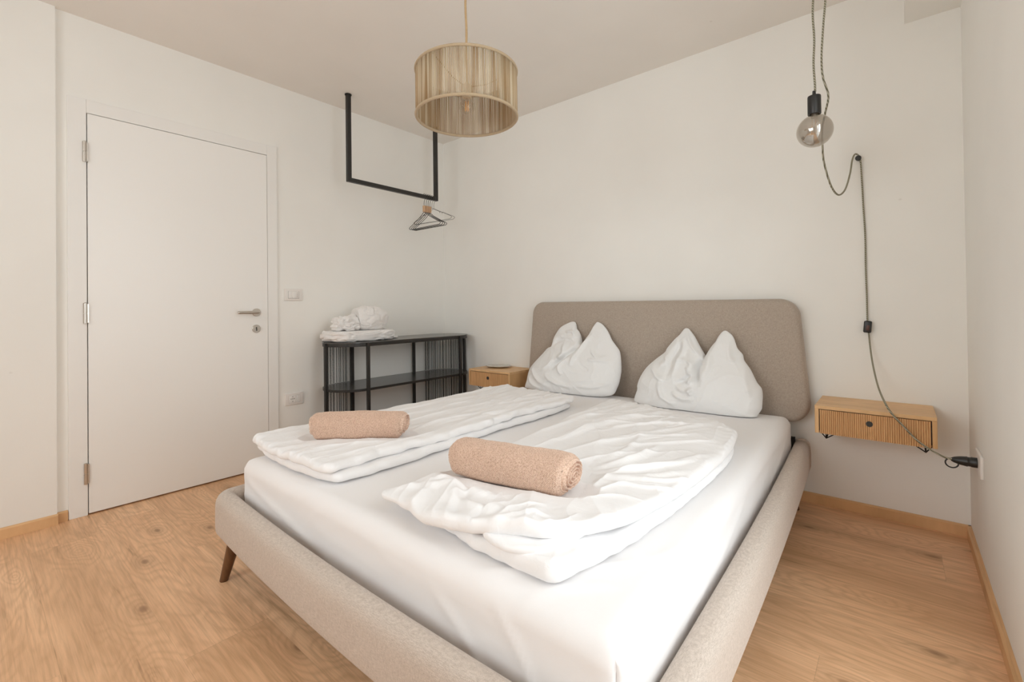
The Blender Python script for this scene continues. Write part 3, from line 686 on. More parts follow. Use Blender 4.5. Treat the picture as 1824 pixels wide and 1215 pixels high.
def dispR(x, y, U, V):
    ft = np.exp(-((V*1.5)/.38)**2)
    d = .010*fbm(x*3.2, y*2.6, 0, 41)
    # rumpled foot: broad soft lumps and creases running down and right
    a, b = x*math.cos(.75)+y*math.sin(.75), -x*math.sin(.75)+y*math.cos(.75)
    d = d+ft*(.010*fbm(a*5.0, b*2.8, 0, 44)+.010*(ridge(a*6, b*2.2, 0, 46, .8)-.3)+.003*ridge(a*13, b*6, 0, 47, .7))
    for ln, am, w in (([(2.16, -1.96), (2.28, -2.02), (2.40, -2.07), (2.56, -2.04)], .012, .022), ([(2.30, -1.94), (2.36, -2.05), (2.42, -2.13)], -.012, .016), ([(2.44, -1.96), (2.50, -2.02), (2.50, -2.10)], -.007, .015),
                      ([(2.20, -2.06), (2.30, -2.0), (2.42, -1.98)], .010, .016), ([(2.56, -1.98), (2.60, -2.05), (2.66, -2.06)], .007, .016), ([(2.12, -2.11), (2.2, -2.03), (2.24, -1.95)], .010, .018), ([(2.62, -2.0), (2.56, -2.08), (2.53, -2.13)], .008, .014)):
        d = d+stroke(x, y, ln, am, w)
    for ln, am, w in (([(2.139, -1.931), (2.251, -2.108), (2.256, -2.165)], .010, .016), ([(2.324, -2.069), (2.342, -1.978), (2.397, -1.974)], .009, .012), ([(2.459, -2.082), (2.477, -2.019), (2.468, -1.918)], .010, .014), ([(2.365, -2.165), (2.308, -2.063), (2.276, -1.966)], .011, .015),
                      ([(2.525, -2.09), (2.527, -2.028), (2.56, -1.953)], .009, .012), ([(2.64, -2.077), (2.665, -2.021), (2.66, -1.95)], .008, .012), ([(2.207, -2.155), (2.167, -2.073), (2.166, -2.007)], .009, .012), ([(2.483, -2.155), (2.467, -2.091), (2.412, -1.981)], -.009, .014),
                      ([(2.592, -1.801), (2.585, -1.633), (2.658, -1.474)], .008, .012), ([(2.611, -1.843), (2.636, -1.705), (2.744, -1.62)], .008, .012), ([(2.624, -1.886), (2.67, -1.796), (2.76, -1.778)], .008, .012),
                      ([(2.22, -1.62), (2.24, -1.3), (2.20, -.95)], .007, .014), ([(2.34, -1.62), (2.40, -1.35), (2.52, -1.10)], .007, .013), ([(2.42, -1.68), (2.50, -1.48), (2.66, -1.30)], .008, .013)):
        d = d+crest(x, y, ln, am, w)
    # rays fanning from the towel to the upper right
    for k, an in enumerate((12, 22, 31, 40, 50, 60, 71, 83)):
        r_ = math.radians(an); c0 = (2.50+.02*math.cos(k*3), -1.72+.02*k*.6)
        pts = [(c0[0]+math.cos(r_+.30*t-.1)*t*.42*(1+.25*math.sin(k*2.1)), c0[1]+math.sin(r_+.30*t-.1)*t*.42*(1+.25*math.sin(k*2.1))) for t in (.12, .35, .6, .8, 1)]
        d = d+stroke(x, y, pts, .0085 if k % 2 else .0065, .012+.003*(k % 3), .35)
    # long diagonal sweeps towards the head
    for ln, am, w in (([(2.20, -1.45), (2.26, -1.1), (2.36, -.82), (2.42, -.70)], .010, .022), ([(2.10, -1.5), (2.12, -1.1), (2.16, -.75), (2.15, -.60)], .008, .018), ([(2.34, -1.5), (2.44, -1.2), (2.58, -.95), (2.64, -.85)], .007, .018),
                      ([(2.30, -1.15), (2.45, -.98), (2.62, -.90)], .008, .012), ([(2.18, -1.25), (2.30, -.95), (2.5, -.80)], .006, .012), ([(2.05, -1.2), (2.08, -.9), (2.12, -.65)], .006, .012), ([(2.45, -1.4), (2.60, -1.2), (2.72, -1.10)], .006, .012)):
        d = d+stroke(x, y, ln, am, w)
    d = d+.005*(ridge(x*8+y*3, y*3.4-x*2, 0, 61)-.3)*sstep(.25, .5, V)
    d = d+rnd_strokes(x, y, 22, (2.1, 2.7, -1.3, -.75), 62, .28, .0045, .008, 8)
    # puckered seam along the head edge
    hd = np.exp(-((1-V)*1.5)/.05); d = d+.0025*hd*np.sin(x*170+3*noise(x*12, 0*x, 0, 5))
    rd = np.exp(-((1-U)*.68)/.05)*sstep(.45, .95, V); d = d+.0018*rd*np.sin(y*120+2*noise(y*9, x*9, 0, 2))
    # trough where the towel rests
    return d
layersR = [quilt(RB, tb, lowT, lambda x, y, U, V: .005*fbm(x*8, y*8, 0, 33)+.007*ridge(x*10+y*4, y*7, 0, 34)*np.exp(-V*6), nu=200, nv=260, rad=.024, wob=.012, seed=12, wfn=lambda U, V: .2+np.exp(-V*6)),
           quilt(RT, topB, lambda x, y, U, V: .036+.006*noise(x*4, y*4, 0, 15), dispR, nu=260, nv=460, rad=.026, wob=.010, seed=17, wfn=lambda U, V: .2+.6*np.exp(-V*6))]
# the lip of the middle fold that peeks out at the foot corner
ML = ([(2.50, -2.125), (2.50, -2.0), (2.50, -1.9)], [(2.50, -2.125), (2.58, -2.145), (2.665, -2.105)], [(2.665, -2.105), (2.69, -2.0), (2.70, -1.9)], [(2.50, -1.9), (2.60, -1.9), (2.70, -1.9)])
layersR.append(quilt(ML, lambda x, y, U, V: ZM+.046+0*x, lambda x, y, U, V: .020+0*x, lambda x, y, U, V: .004*noise(x*20, y*20, 0, 3), nu=50, nv=50, rad=.012, wob=.006, seed=31, lw=(.18, .24)))
dr = build_quilt('duvet', layersR, LINEN, 'rumpled white duvet on the right half of the bed, foot end folded untidily', 'white duvets folded on the bed', (2.40, -1.38, ZM))

# ------------------------------------------------------------------ pillows
def pillow(outline, center, strokes, T, yb, lean, label, seed, loc, tz=None):
    NT, NR = 420, 120
    O = catmull([(*p, 0) for p in outline], 6, True)[:, :2]-np.array(center)
    ang = np.arctan2(O[:, 1], O[:, 0]); rad = np.hypot(O[:, 0], O[:, 1]); i = np.argsort(ang); ang, rad = ang[i], rad[i]
    A = np.r_[ang-2*np.pi, ang, ang+2*np.pi]; Rr = np.r_[rad, rad, rad]
    th = np.linspace(-np.pi, np.pi, NT, endpoint=False); rb = np.interp(th, A, Rr)
    r = 1-(1-np.linspace(0, 1, NR))**1.5
    TH, R_ = np.meshgrid(th, r, indexing='ij'); RB_ = np.repeat(rb[:, None], NR, 1)
    # blend from a smooth oval at the centre to the true outline at the rim
    sm = np.convolve(np.r_[rb[-60:], rb, rb[:60]], np.ones(61)/61, 'same')[60:-60]
    w = R_**1.6; rr = R_*(RB_*w+np.repeat(sm[:, None], NR, 1)*(1-w))
    x = center[0]+rr*np.cos(TH); z = center[1]+rr*np.sin(TH)
    prof_ = np.clip(1-R_**2.4, 0, 1)**.55
    up_ = sstep(center[1]-.02, center[1]+.28, z)
    th_ = T*(1-.62*up_)*(prof_)
    res = []
    for side in (1, -1):
        h = th_*(1 if side > 0 else .75)
        if side > 0:
            rimf = np.clip((1-R_)*6, 0, 1)
            for ln, a, wd in strokes: h = h+stroke(x, z, ln, a*1.45, wd*.9, .3)*rimf
            h = h+rimf*(.007*fbm(x*6, z*6, 0, seed)+.009*(ridge(x*5+z*2, z*6, 0, seed+3, .8)-.3)+.0035*ridge(x*12, z*11, 0, seed+5, .7))
        y = yb+lean*(z-ZM)-side*h
        zz = np.maximum(z, ZM+.0065)
        # the underside spreads a little where it rests
        res.append(np.stack([x, y, zz], -1).reshape(-1, 3))
    V = np.vstack(res)-np.array(loc); f1 = gridfaces(NT, NR, 0, True, True); f2 = gridfaces(NT, NR, NT*NR, False, True)
    ob = link_mesh('pillow', V, np.vstack([f1, f2]), PILLOWC, None, True, loc)
    b2 = bmesh.new(); b2.from_mesh(ob.data); bmesh.ops.remove_doubles(b2, verts=b2.verts, dist=2e-5); bmesh.ops.recalc_face_normals(b2, faces=b2.faces); b2.to_mesh(ob.data); b2.free()
    ob.data.polygons.foreach_set('use_smooth', [True]*len(ob.data.polygons))
    return put(ob, label, 'pillow', 'white pillows standing against the headboard')
PL = [(1.167, 0.468), (1.171, 0.523), (1.174, 0.577), (1.188, 0.618), (1.218, 0.657), (1.277, 0.723), (1.307, 0.758), (1.338, 0.775), (1.344, 0.824), (1.356, 0.857), (1.385, 0.903), (1.428, 0.93), (1.482, 0.949), (1.512, 0.94), (1.523, 0.906), (1.549, 0.881), (1.567, 0.851), (1.575, 0.814), (1.59, 0.792), (1.621, 0.828), (1.648, 0.872), (1.661, 0.915), (1.679, 0.948), (1.717, 0.937), (1.751, 0.91), (1.781, 0.875), (1.807, 0.835), (1.839, 0.801), (1.871, 0.767), (1.886, 0.727), (1.895, 0.681), (1.901, 0.636), (1.897, 0.577), (1.886, 0.536), (1.86, 0.492), (1.761, 0.470), (1.586, 0.458), (1.398, 0.45), (1.236, 0.450)]
PR = [(2.017, 0.476), (2.028, 0.546), (2.025, 0.57), (2.039, 0.621), (2.072, 0.679), (2.124, 0.731), (2.174, 0.773), (2.187, 0.8), (2.224, 0.849), (2.254, 0.88), (2.279, 0.915), (2.302, 0.916), (2.325, 0.893), (2.347, 0.865), (2.38, 0.81), (2.401, 0.777), (2.411, 0.755), (2.44, 0.818), (2.468, 0.858), (2.476, 0.881), (2.503, 0.909), (2.536, 0.893), (2.556, 0.867), (2.576, 0.816), (2.605, 0.783), (2.615, 0.751), (2.648, 0.706), (2.681, 0.645), (2.704, 0.616), (2.711, 0.586), (2.711, 0.534), (2.709, 0.513), (2.693, 0.484), (2.683, 0.467), (2.605, 0.455), (2.504, 0.448), (2.396, 0.446), (2.283, 0.446), (2.163, 0.448), (2.075, 0.456)]
SL = [([(1.59, 0.796), (1.554, 0.751), (1.494, 0.697), (1.447, 0.662), (1.439, 0.624)], -.034, .017), ([(1.657, 0.86), (1.627, 0.785), (1.59, 0.715), (1.582, 0.659)], .016, .018), ([(1.451, 0.879), (1.519, 0.881), (1.556, 0.844)], .012, .012),
      ([(1.696, 0.71), (1.765, 0.708), (1.863, 0.702)], .012, .012), ([(1.345, 0.616), (1.401, 0.659), (1.425, 0.706)], .012, .012), ([(1.35, 0.785), (1.45, 0.828), (1.555, 0.80)], -.016, .018), ([(1.697, 0.77), (1.765, 0.726), (1.831, 0.73)], .012, .013),
      ([(1.187, 0.578), (1.262, 0.518), (1.358, 0.49)], .008, .012), ([(1.638, 0.541), (1.762, 0.541), (1.887, 0.576)], .008, .012), ([(1.384, 0.594), (1.476, 0.55), (1.623, 0.521)], .010, .014), ([(1.222, 0.647), (1.303, 0.561), (1.445, 0.51)], .010, .014),
      ([(1.47, .80), (1.50, .74), (1.46, .70)], .018, .02), ([(1.55, .74), (1.50, .66), (1.53, .60)], .014, .014), ([(1.60, .72), (1.67, .66), (1.72, .64)], -.008, .014)]
SR = [([(2.411, 0.758), (2.395, 0.708), (2.402, 0.669), (2.421, 0.609)], -.045, .015), ([(2.394, 0.663), (2.366, 0.661), (2.338, 0.635), (2.286, 0.619)], -.018, .013), ([(2.254, 0.862), (2.265, 0.804), (2.24, 0.738), (2.233, 0.632)], -.015, .014), ([(2.285, 0.86), (2.30, 0.80), (2.28, 0.73), (2.27, 0.65)], .013, .014),
      ([(2.18, 0.776), (2.21, 0.73), (2.167, 0.71)], .010, .013), ([(2.264, 0.746), (2.345, 0.739), (2.389, 0.719)], .011, .012), ([(2.307, 0.887), (2.335, 0.83), (2.396, 0.765)], .010, .010), ([(2.541, 0.877), (2.55, 0.774), (2.58, 0.754)], .011, .014),
      ([(2.279, 0.572), (2.342, 0.544), (2.403, 0.551)], .013, .014), ([(2.105, 0.711), (2.178, 0.645), (2.227, 0.625)], .012, .014), ([(2.619, 0.746), (2.647, 0.642), (2.67, 0.581)], .010, .013), ([(2.371, 0.604), (2.387, 0.56)], .012, .012),
      ([(2.19, 0.622), (2.225, 0.543), (2.307, 0.505)], .012, .014), ([(2.35, .69), (2.375, .66), (2.36, .62)], .014, .014), ([(2.44, .80), (2.455, .72), (2.43, .65)], .018, .022), ([(2.33, .80), (2.36, .72), (2.34, .69)], .012, .016), ([(2.30, .60), (2.36, .585), (2.40, .60)], .012, .012)]
pillow(PL, (1.575, .63), SL, .115, -.265, .30, 'white pillow with two pointed ears, the one nearer the left nightstand', 70, (1.55, -.26, ZM))
pillow(PR, (2.405, .595), SR, .125, -.275, .30, 'white pillow with two pointed ears, the one nearer the looped wall cable', 90, (2.38, -.27, ZM))

# ------------------------------------------------------------------ rolled towels
def towel(c, ang, L, rx, rz, zb, label, seed, tilt=0., sag=None):
    NA, NL, NC = 400, 380, 60
    th = np.linspace(0, 2*np.pi, NA, endpoint=False)
    ca, sa = math.cos(ang), math.sin(ang)
    def sec(TH, t):                                  # flattened round section with the step of the towel's loose end
        e = 2.35; c_, s_ = np.cos(TH), np.sin(TH)
        r = (np.abs(c_/rx)**e+np.abs(s_/rz)**e)**(-1/e)
        step = .007*((TH/(2*np.pi)+.30) % 1.0)
        r = r-.0045+step+.006*noise(np.cos(TH)*1.2+t*2.2, np.sin(TH)*1.2, t*3, seed)-.004*np.abs(2*t-1)**3
        return r
    s = np.linspace(0, 1, NL); TH, S = np.meshgrid(th, s, indexing='ij')
    R_ = sec(TH, S)
    e = np.minimum(S, 1-S)*L; er = .018
    R_ = R_*(1-.16*(1-np.clip(e/er, 0, 1))**2.0)
    a = (S-.5)*L+(.010*np.sin(TH+1.0)*np.clip(np.abs(2*S-1)*3-2, 0, 1))*np.where(S > .5, 1, -1); arcl = TH*(rx+rz)/2
    pat = np.sin(a*2*np.pi/.0054)*np.sin(arcl*2*np.pi/.0054+np.where(np.floor(a/.0054).astype(int) % 2, np.pi, 0)*0)
    pat = np.abs(pat)**.7*np.sign(pat)
    R_ = R_+.0019*pat+.0016*noise(a*300, arcl*300, 0, seed+4)+.0016*noise(a*30, arcl*30, 0, seed+9)
    def place(al, ro, TH_):
        lx = al; ly = ro*np.cos(TH_); lz = ro*np.sin(TH_)
        z = zb+rz+lz+tilt*al
        return np.stack([c[0]+lx*ca-ly*sa, c[1]+lx*sa+ly*ca, z], -1)
    V = [place(a, R_, TH).reshape(-1, 3)]; Fq = [gridfaces(NA, NL, 0, True, True)]; off = NA*NL
    for side in (0, 1):
        q = np.linspace(1, 0.02, NC); TH2, Q = np.meshgrid(th, q, indexing='ij'); Rr = sec(TH2, np.full_like(TH2, float(side)))*.84*Q
        spiral = np.sin((Q*4.6+TH2/(2*np.pi))*2*np.pi); cone = .006*np.sqrt(np.clip(1-Q**3, 0, 1))
        out = cone+.008*spiral*np.clip((1-Q)*6, 0, 1)+.0030*noise(Rr*np.cos(TH2)*160, Rr*np.sin(TH2)*160, side, seed+2)
        al = (L/2+out+.010*np.sin(TH2+1.0)*Q)*(1 if side else -1)
        V.append(place(al, Rr, TH2).reshape(-1, 3)); Fq.append(gridfaces(NA, NC, off, side == 0, True)); off += NA*NC
    loc = np.array([c[0], c[1], zb]); ob = link_mesh('rolled_towel', np.vstack(V)-loc, np.vstack(Fq), TOWEL, None, True, loc)
    b2 = bmesh.new(); b2.from_mesh(ob.data); bmesh.ops.remove_doubles(b2, verts=b2.verts, dist=4e-4); bmesh.ops.recalc_face_normals(b2, faces=b2.faces); b2.to_mesh(ob.data); b2.free()
    ob.data.polygons.foreach_set('use_smooth', [True]*len(ob.data.polygons))
    return put(ob, label, 'towel', 'rolled blush towels on the duvets')
towel(*TOWELS[0], 'rolled blush textured towel on the left duvet, below the black shelf', 3)
towel(*TOWELS[1], 'rolled blush textured towel on the right duvet, its coiled end showing', 8)

# ------------------------------------------------------------------ floating nightstands
def nightstand(dx, label):
    r = thing('floating_nightstand', label, 'nightstand', 'floating oak nightstands beside the bed', (dx+.2145, 0, .385))
    x0, x1, y0, z0, z1 = dx, dx+.429, -.300, .442, .572; t = .016
    bm = bmesh.new()
    bx(bm, x0, x1, y0, -.002, z1-t, z1, .0015); from_bm('top_panel', bm, OAKX, r)
    bm = bmesh.new(); bx(bm, x0, x0+t, y0, -.002, z0, z1-t, .001); from_bm('side_panel', bm, OAKZ_PLAIN, r)
    bm = bmesh.new(); bx(bm, x1-t, x1, y0, -.002, z0, z1-t, .001); from_bm('side_panel', bm, OAKZ_PLAIN, r)
    bm = bmesh.new(); bx(bm, x0+t, x1-t, y0+.02, -.002, z0+.001, z0+.010); bx(bm, x0+t, x1-t, -.012, -.002, z0+.01, z1-t); from_bm('bottom_panel', bm, OAKX, r)
    bm = bmesh.new(); bx(bm, x0+t, x1-t, y0+.012, y0+.016, z0+.010, z1-t); from_bm('recess', bm, SLOT, r)
    # reeded drawer front
    a0, a1, b0, b1 = x0+t+.003, x1-t-.003, z0-.001, z1-t-.0035
    n = 50; bm = bmesh.new(); yb, yf = y0+.012, y0+.0015
    xs = []; 
    for k in range(n):
        w = (a1-a0)/n; c = a0+w*k
        for f_, d in ((0, .0042), (.14, .0008), (.3, 0), (.62, .0), (.78, .0008), (.92, .0042)): xs.append((c+w*f_, yf+d))
    lo = [bm.verts.new((x, y, b0)) for x, y in xs]; hi = [bm.verts.new((x, y, b1)) for x, y in xs]
    bl = [bm.verts.new((x, yb, b0)) for x, _ in xs]; bh = [bm.verts.new((x, yb, b1)) for x, _ in xs]
    for k in range(len(xs)-1):
        bm.faces.new((lo[k], lo[k+1], hi[k+1], hi[k])); bm.faces.new((hi[k], hi[k+1], bh[k+1], bh[k])); bm.faces.new((bl[k], bl[k+1], lo[k+1], lo[k]))
    bm.faces.new((lo[0], hi[0], bh[0], bl[0])); bm.faces.new((lo[-1], hi[-1], bh[-1], bl[-1]))
    d = from_bm('drawer', bm, OAKZ, r)
    bm = bmesh.new(); lathe(bm, [(.0001, 0), (.0125, 0), (.0125, -.0016), (.0001, -.0016)], (x0+.205, yf+.0008, .512), 'Y', 30); from_bm('finger_hole', bm, SLOT, d)
    for s in (0, 1):                                  # wire wall brackets
        bxx = x0+.034 if not s else x1-.034; dirx = 1 if not s else -1
        zt, zb = z0+.001, .398; yv = -.20
        parts = [tube([(bxx, yv, zt), (bxx, yv, zb)], .0028, 6), tube([(bxx-dirx*.026, yv-.03, zt), (bxx, yv, zb)], .0028, 6),
                 tube([(bxx, yv, zb), (bxx+dirx*.060, yv-.01, zt)], .0028, 6), tube([(bxx, yv, zb), (bxx, -.004, zb+.008)], .0028, 6), tube([(bxx, -.004, zb-.01), (bxx, -.004, zt)], .0028, 6)]
        v, fc = join(parts); link_mesh('wire_bracket', v, fc, BRACKET, r)
    reparent_keep(r); return r
OAKZ_PLAIN = wood('oak_side', (.60, .35, .16), (.80, .51, .26), (.72, .44, .21), grain='Y', fine=1.6)
nightstand(2.943, 'floating oak nightstand on the right of the bed, cable crossing its drawer')
nightstand(.615, 'floating oak nightstand on the left of the bed, small dish on its top')
# the small flat dish on the left nightstand
c = Vector((.775, -.120, .5722)); R = .105
bm = bmesh.new(); lathe(bm, [(.0001, .001), (.03, .0), (.042, .002), (.075, .010), (.080, .0135), (.078, .0145), (.072, .0125), (.04, .006), (.0001, .005)], (0, 0, 0), 'Z', 48)
dish = from_bm('trinket_dish', bm, mat('grey_glazed_metal', (.66, .64, .59), .25, .6)[0], None, True); dish.location = c; dish.scale = (1.35, 1.0, 1.1); dish.rotation_euler = (0, 0, math.radians(25))
put(dish, 'small shallow silvery dish on the left nightstand', 'dish')

# ------------------------------------------------------------------ black console shelf with chain curtains
con = thing('console_shelf', 'black metal console shelf with round ends and chain curtains by the left wall', 'shelf unit', None, (.22, -.655, 0))
XB, XF, YA, YB = .020, .420, -1.09, -.209; RC = .2
def stadium(ins, n=22):
    out = []; r = RC-ins; xc = (XB+XF)/2
    for k in range(n+1): a = math.pi*k/n; out.append((xc+r*math.cos(a), YB+r*math.sin(a)))
    for k in range(n+1): a = math.pi+math.pi*k/n; out.append((xc+r*math.cos(a), YA+r*math.sin(a)))
    return out
def slabz(poly, z0, z1):
    n = len(poly); V = [(x, y, z0) for x, y in poly]+[(x, y, z1) for x, y in poly]
    return V, [list(range(n))[::-1], list(range(n, 2*n))]+[[k, (k+1) % n, n+(k+1) % n, n+k] for k in range(n)]
def apron(z0, z1, out_, inn):
    po, pi = stadium(out_), stadium(inn); n = len(po); V = [(x, y, z0) for x, y in po]+[(x, y, z1) for x, y in po]+[(x, y, z0) for x, y in pi]+[(x, y, z1) for x, y in pi]; Fc = []
    for k in range(n):
        j = (k+1) % n; Fc += [[k, j, n+j, n+k], [2*n+j, 2*n+k, 3*n+k, 3*n+j], [k, 2*n+k, 2*n+j, j], [n+k, n+j, 3*n+j, 3*n+k]]
    return V, Fc
METAL_TOP = mat('black_satin_metal', (.085, .08, .075), .24, .2, .9)[0]
v, fc = slabz(stadium(-.004), .8215, .8275); link_mesh('top_panel', v, fc, METAL_TOP, con, False)
for (z0, z1, nm) in ((.797, .8215, 'top_rim'), (.488, .505, 'middle_rim')):
    v, fc = apron(z0, z1, 0, .004); link_mesh(nm, v, fc, BLACK, con, False)
v, fc = slabz(stadium(.004), .500, .5045); link_mesh('shelf_panel', v, fc, METAL_TOP, con, False)
v, fc = slabz(stadium(.004), .120, .1245); link_mesh('shelf_panel', v, fc, METAL_TOP, con, False)
for (x, y) in ((XF+.004, YA), (XF+.004, YB), (.05-.006, -.985), (.05-.006, -.40), (.22, YA-.2-.002), (.285, YB+.178)):
    bm = bmesh.new(); bx(bm, x-.0105, x+.0105, y-.0105, y+.0105, 0.001, .8212, .002); from_bm('post', bm, BLACK, con)
def chain_run(x, y, z0, z1, rr=.0029):
    R = random.Random(int(x*1e5+y*1e4)); pts = []; rad = []; z = z1; kk = 0
    st = .0115
    while z > z0:
        for t, f_ in ((0, .45), (.25, 1), (.5, 1.05), (.75, 1)): pts.append((x+.0006*math.sin(kk*1.7+t), y, z-t*st)); rad.append(rr*f_)
        z -= st; kk += 1
    return tube(pts, rad, 5)
def chain_path(side):
    xc = (XB+XF)/2; r = RC-.012; out = []
    R = random.Random(4+side)
    rng = np.linspace(0, 1, 24)
    for t in rng:
        t = t+R.uniform(-.017, .017)
        if side < 0: a = math.radians(268-118*t); out.append((xc+r*math.cos(a), YA+r*math.sin(a)))
        else: a = math.radians(92+104*t); out.append((xc+r*math.cos(a)*1.0, YB+r*math.sin(a)-.010))
    return out
for side in (-1, 1):
    for (x, y) in chain_path(side):
        v, fc = join([chain_run(x, y, .512, .806), chain_run(x, y, .13, .494)])
        link_mesh('chain', v, fc, CHAIN, con)
reparent_keep(con)

# ------------------------------------------------------------------ laundry on the console
def bundle(name, label, cat, c, rad, ex, amp, seed, M, group=None, rot=0., freq=1., flatb=True, wrap=None, clip=None):
    NU, NV = 260, 150
    th = np.linspace(0, 2*np.pi, NU, endpoint=False); ph = np.linspace(-np.pi/2+.02, np.pi/2-.02, NV); TH, PH = np.meshgrid(th, ph, indexing='ij')
    sg = lambda v, e: np.sign(v)*np.abs(v)**e
    X = sg(np.cos(PH), ex)*sg(np.cos(TH), ex); Y = sg(np.cos(PH), ex)*sg(np.sin(TH), ex); Z = sg(np.sin(PH), ex)
    q = (X*1.3*freq, Y*1.3*freq*(rad[1]/rad[0]), Z*1.1*freq)
    d = amp*(1.3*fbm(q[0]*1.2, q[1]*1.2, q[2]*1.2, seed, 2)-.95*ridge3(q[0]*1.1, q[1]*1.1, q[2]*1.5, seed+3)+.22*ridge3(q[0]*2.6, q[1]*2.6, q[2]*2.6, seed+6)+.35)
    if wrap is not None: d = d+wrap(X, Y, Z)
    L = np.sqrt(X*X+Y*Y+Z*Z)+1e-6
    x = X*rad[0]+d*X/L; y = Y*rad[1]+d*Y/L; z = Z*rad[2]+d*Z/L*.8
    z = np.maximum(z, -rad[2]*.93); z = z-z.min()
    cr, sr = math.cos(rot), math.sin(rot); x, y = x*cr-y*sr, x*sr+y*cr
    if clip: x, y, z = clip(x+c[0], y+c[1], z+c[2]); x, y, z = x-c[0], y-c[1], z-c[2]
    V = np.stack([x, y, z], -1).reshape(-1, 3); n0 = len(V)
    Fq = gridfaces(NU, NV, 0, False, True).tolist()
    Fq.append([k*NV for k in range(NU)][::-1]); Fq.append([k*NV+NV-1 for k in range(NU)])
    ob = link_mesh(name, V, Fq, M, None, True, c); return put(ob, label, cat, group)
def ridge3(x, y, z, s):
    wx = x+.5*noise(x+3, y, z, s+50); wy = y+.5*noise(x, y+9, z, s+51); wz = z+.5*noise(x, y, z+5, s+52)
    return np.exp(-np.abs(noise(wx, wy, wz, s))*8)
G = 'white laundry heaped on the black shelf'
def cf(x, y, z): return x, y, np.where((y < -.82) & (y > -1.27), np.minimum(z, .9025), z)
def cc(x, y, z): return x, np.minimum(y, -1.062-.25*(x-.22)-.10*(z-.95)), z
def cb_(x, y, z): return x, np.maximum(y, -1.058-.25*(x-.22)-.10*(z-.95)), z
bundle('folded_towel', 'white folded towel at the bottom of the pile on the black shelf', 'towel', (.215, -1.040, .829), (.155, .245, .042), .42, .014, 5, TERRY, G, clip=cf)
bundle('crumpled_towel', 'crumpled white towel on the left of the pile, beside the round bundle', 'towel', (.235, -1.130, .9045), (.085, .120, .052), .75,   .022, 15, TERRY, G, .2, .85, clip=cc)
bundle('bundled_towel', 'plump round white towel bundle on top of the pile on the black shelf', 'towel', (.225, -.965, .9045), (.115, .160, .090), .85, .010, 24, TERRY, G, .1, 1.0, clip=cb_)
bundle('washcloth', 'small white cloth lying on the black shelf right of the folded towel', 'cloth', (.20, -.745, .829), (.05, .050, .008), .7, .004, 33, TERRY)

# ------------------------------------------------------------------ clothes rail and hangers
rk = thing('ceiling_clothes_rail', 'black metal clothes rail hung from the ceiling by the left wall', 'clothes rail', None, (.252, -.71, H))
XR_, YR0, YR1, ZR = .252, -1.122, -.312, 1.985
for y in (YR0, YR1):
    bm = bmesh.new(); bx(bm, XR_-.0145, XR_+.0145, y-.0145, y+.0145, ZR-.0145, H-.002, .002)
    p_ = from_bm('upright', bm, BLACK, rk)
    bm = bmesh.new(); cyl(bm, (XR_, y, H-.006), (XR_, y, H-.0005), .024, seg=28); from_bm('ceiling_flange', bm, BLACK, rk, True)
bm = bmesh.new(); bx(bm, XR_-.0145, XR_+.0145, YR0+.0145, YR1-.0145, ZR-.0145, ZR+.0145, .002); from_bm('hanging_bar', bm, BLACK, rk)
reparent_keep(rk)
HWD = mat('pale_wood_collar', (.62, .40, .24), .6)[0]
def hanger(y, rz, lab, col, thin=False, drop=0.):
    r = thing('clothes_hanger', lab, 'hanger', 'hangers bunched at the end of the black rail', (XR_, y, ZR))
    hk = []
    for k in range(15): a = math.radians(-20+215*k/14); hk.append((.021*math.cos(a), 0, .003+.021*math.sin(a)))
    hk = [(.0, 0, -.085)]+[(0, 0, -.050), (.008, 0, -.030), (.0195, 0, -.014)]+hk
    v, fc = tube(catmull(hk, 3), .0013 if thin else .0018, 6); link_mesh('hook', v, fc, STEELD if thin else BLACK, r)
    zt = -.085-(0 if thin else .045)-drop
    w = .225 if thin else .205
    if thin: pts = [(0, 0, zt), (.05, 0, zt-.022), (.085, 0, zt-.036), (.092, 0, zt-.048), (.10, 0, zt-.040), (.17, 0, zt-.070), (w-.012, 0, zt-.088), (w, 0, zt-.100), (w-.018, 0, zt-.112)]
    else: pts = [(0, 0, zt), (.05, 0, zt-.030), (.12, 0, zt-.066), (.17, 0, zt-.090), (w-.012, 0, zt-.100), (w, 0, zt-.112), (w-.015, 0, zt-.122)]
    loop = [(-a, b, c_) for a, b, c_ in pts[::-1]]+pts[1:]
    v, fc = tube(catmull(loop, 4), .0014 if thin else .0024, 6, closed=True); link_mesh('shoulder_frame', v, fc, STEELD if thin else BLACK, r)
    if col:
        bm = bmesh.new(); bx(bm, -.013, .013, -.0065, .0065, -.126, -.074, .002); from_bm('wooden_collar', bm, HWD, r)
    r.rotation_euler = (0, 0, rz); return r
R_ = random.Random(3)
for i, (y, rz, col, thin, lab) in enumerate(((-.440, -.02, True, False, 'black hanger with pale wooden collar, nearest the door on the rail'), (-.418, -.01, True, False, 'black hanger with pale wooden collar, second from the door end of the bunch'), (-.398, 0., True, False, 'black hanger with wooden collar in the middle of the bunch'),
                                             (-.378, .01, True, False, 'black hanger with wooden collar, last before the thin wire hangers'), (-.356, .07, False, True, 'notched thin wire hanger between the wooden-collared ones and the turned one'), (-.335, .13, False, True, 'thin wire hanger turned furthest out, next to the upright'))):
    hanger(y, rz, lab, col, thin)

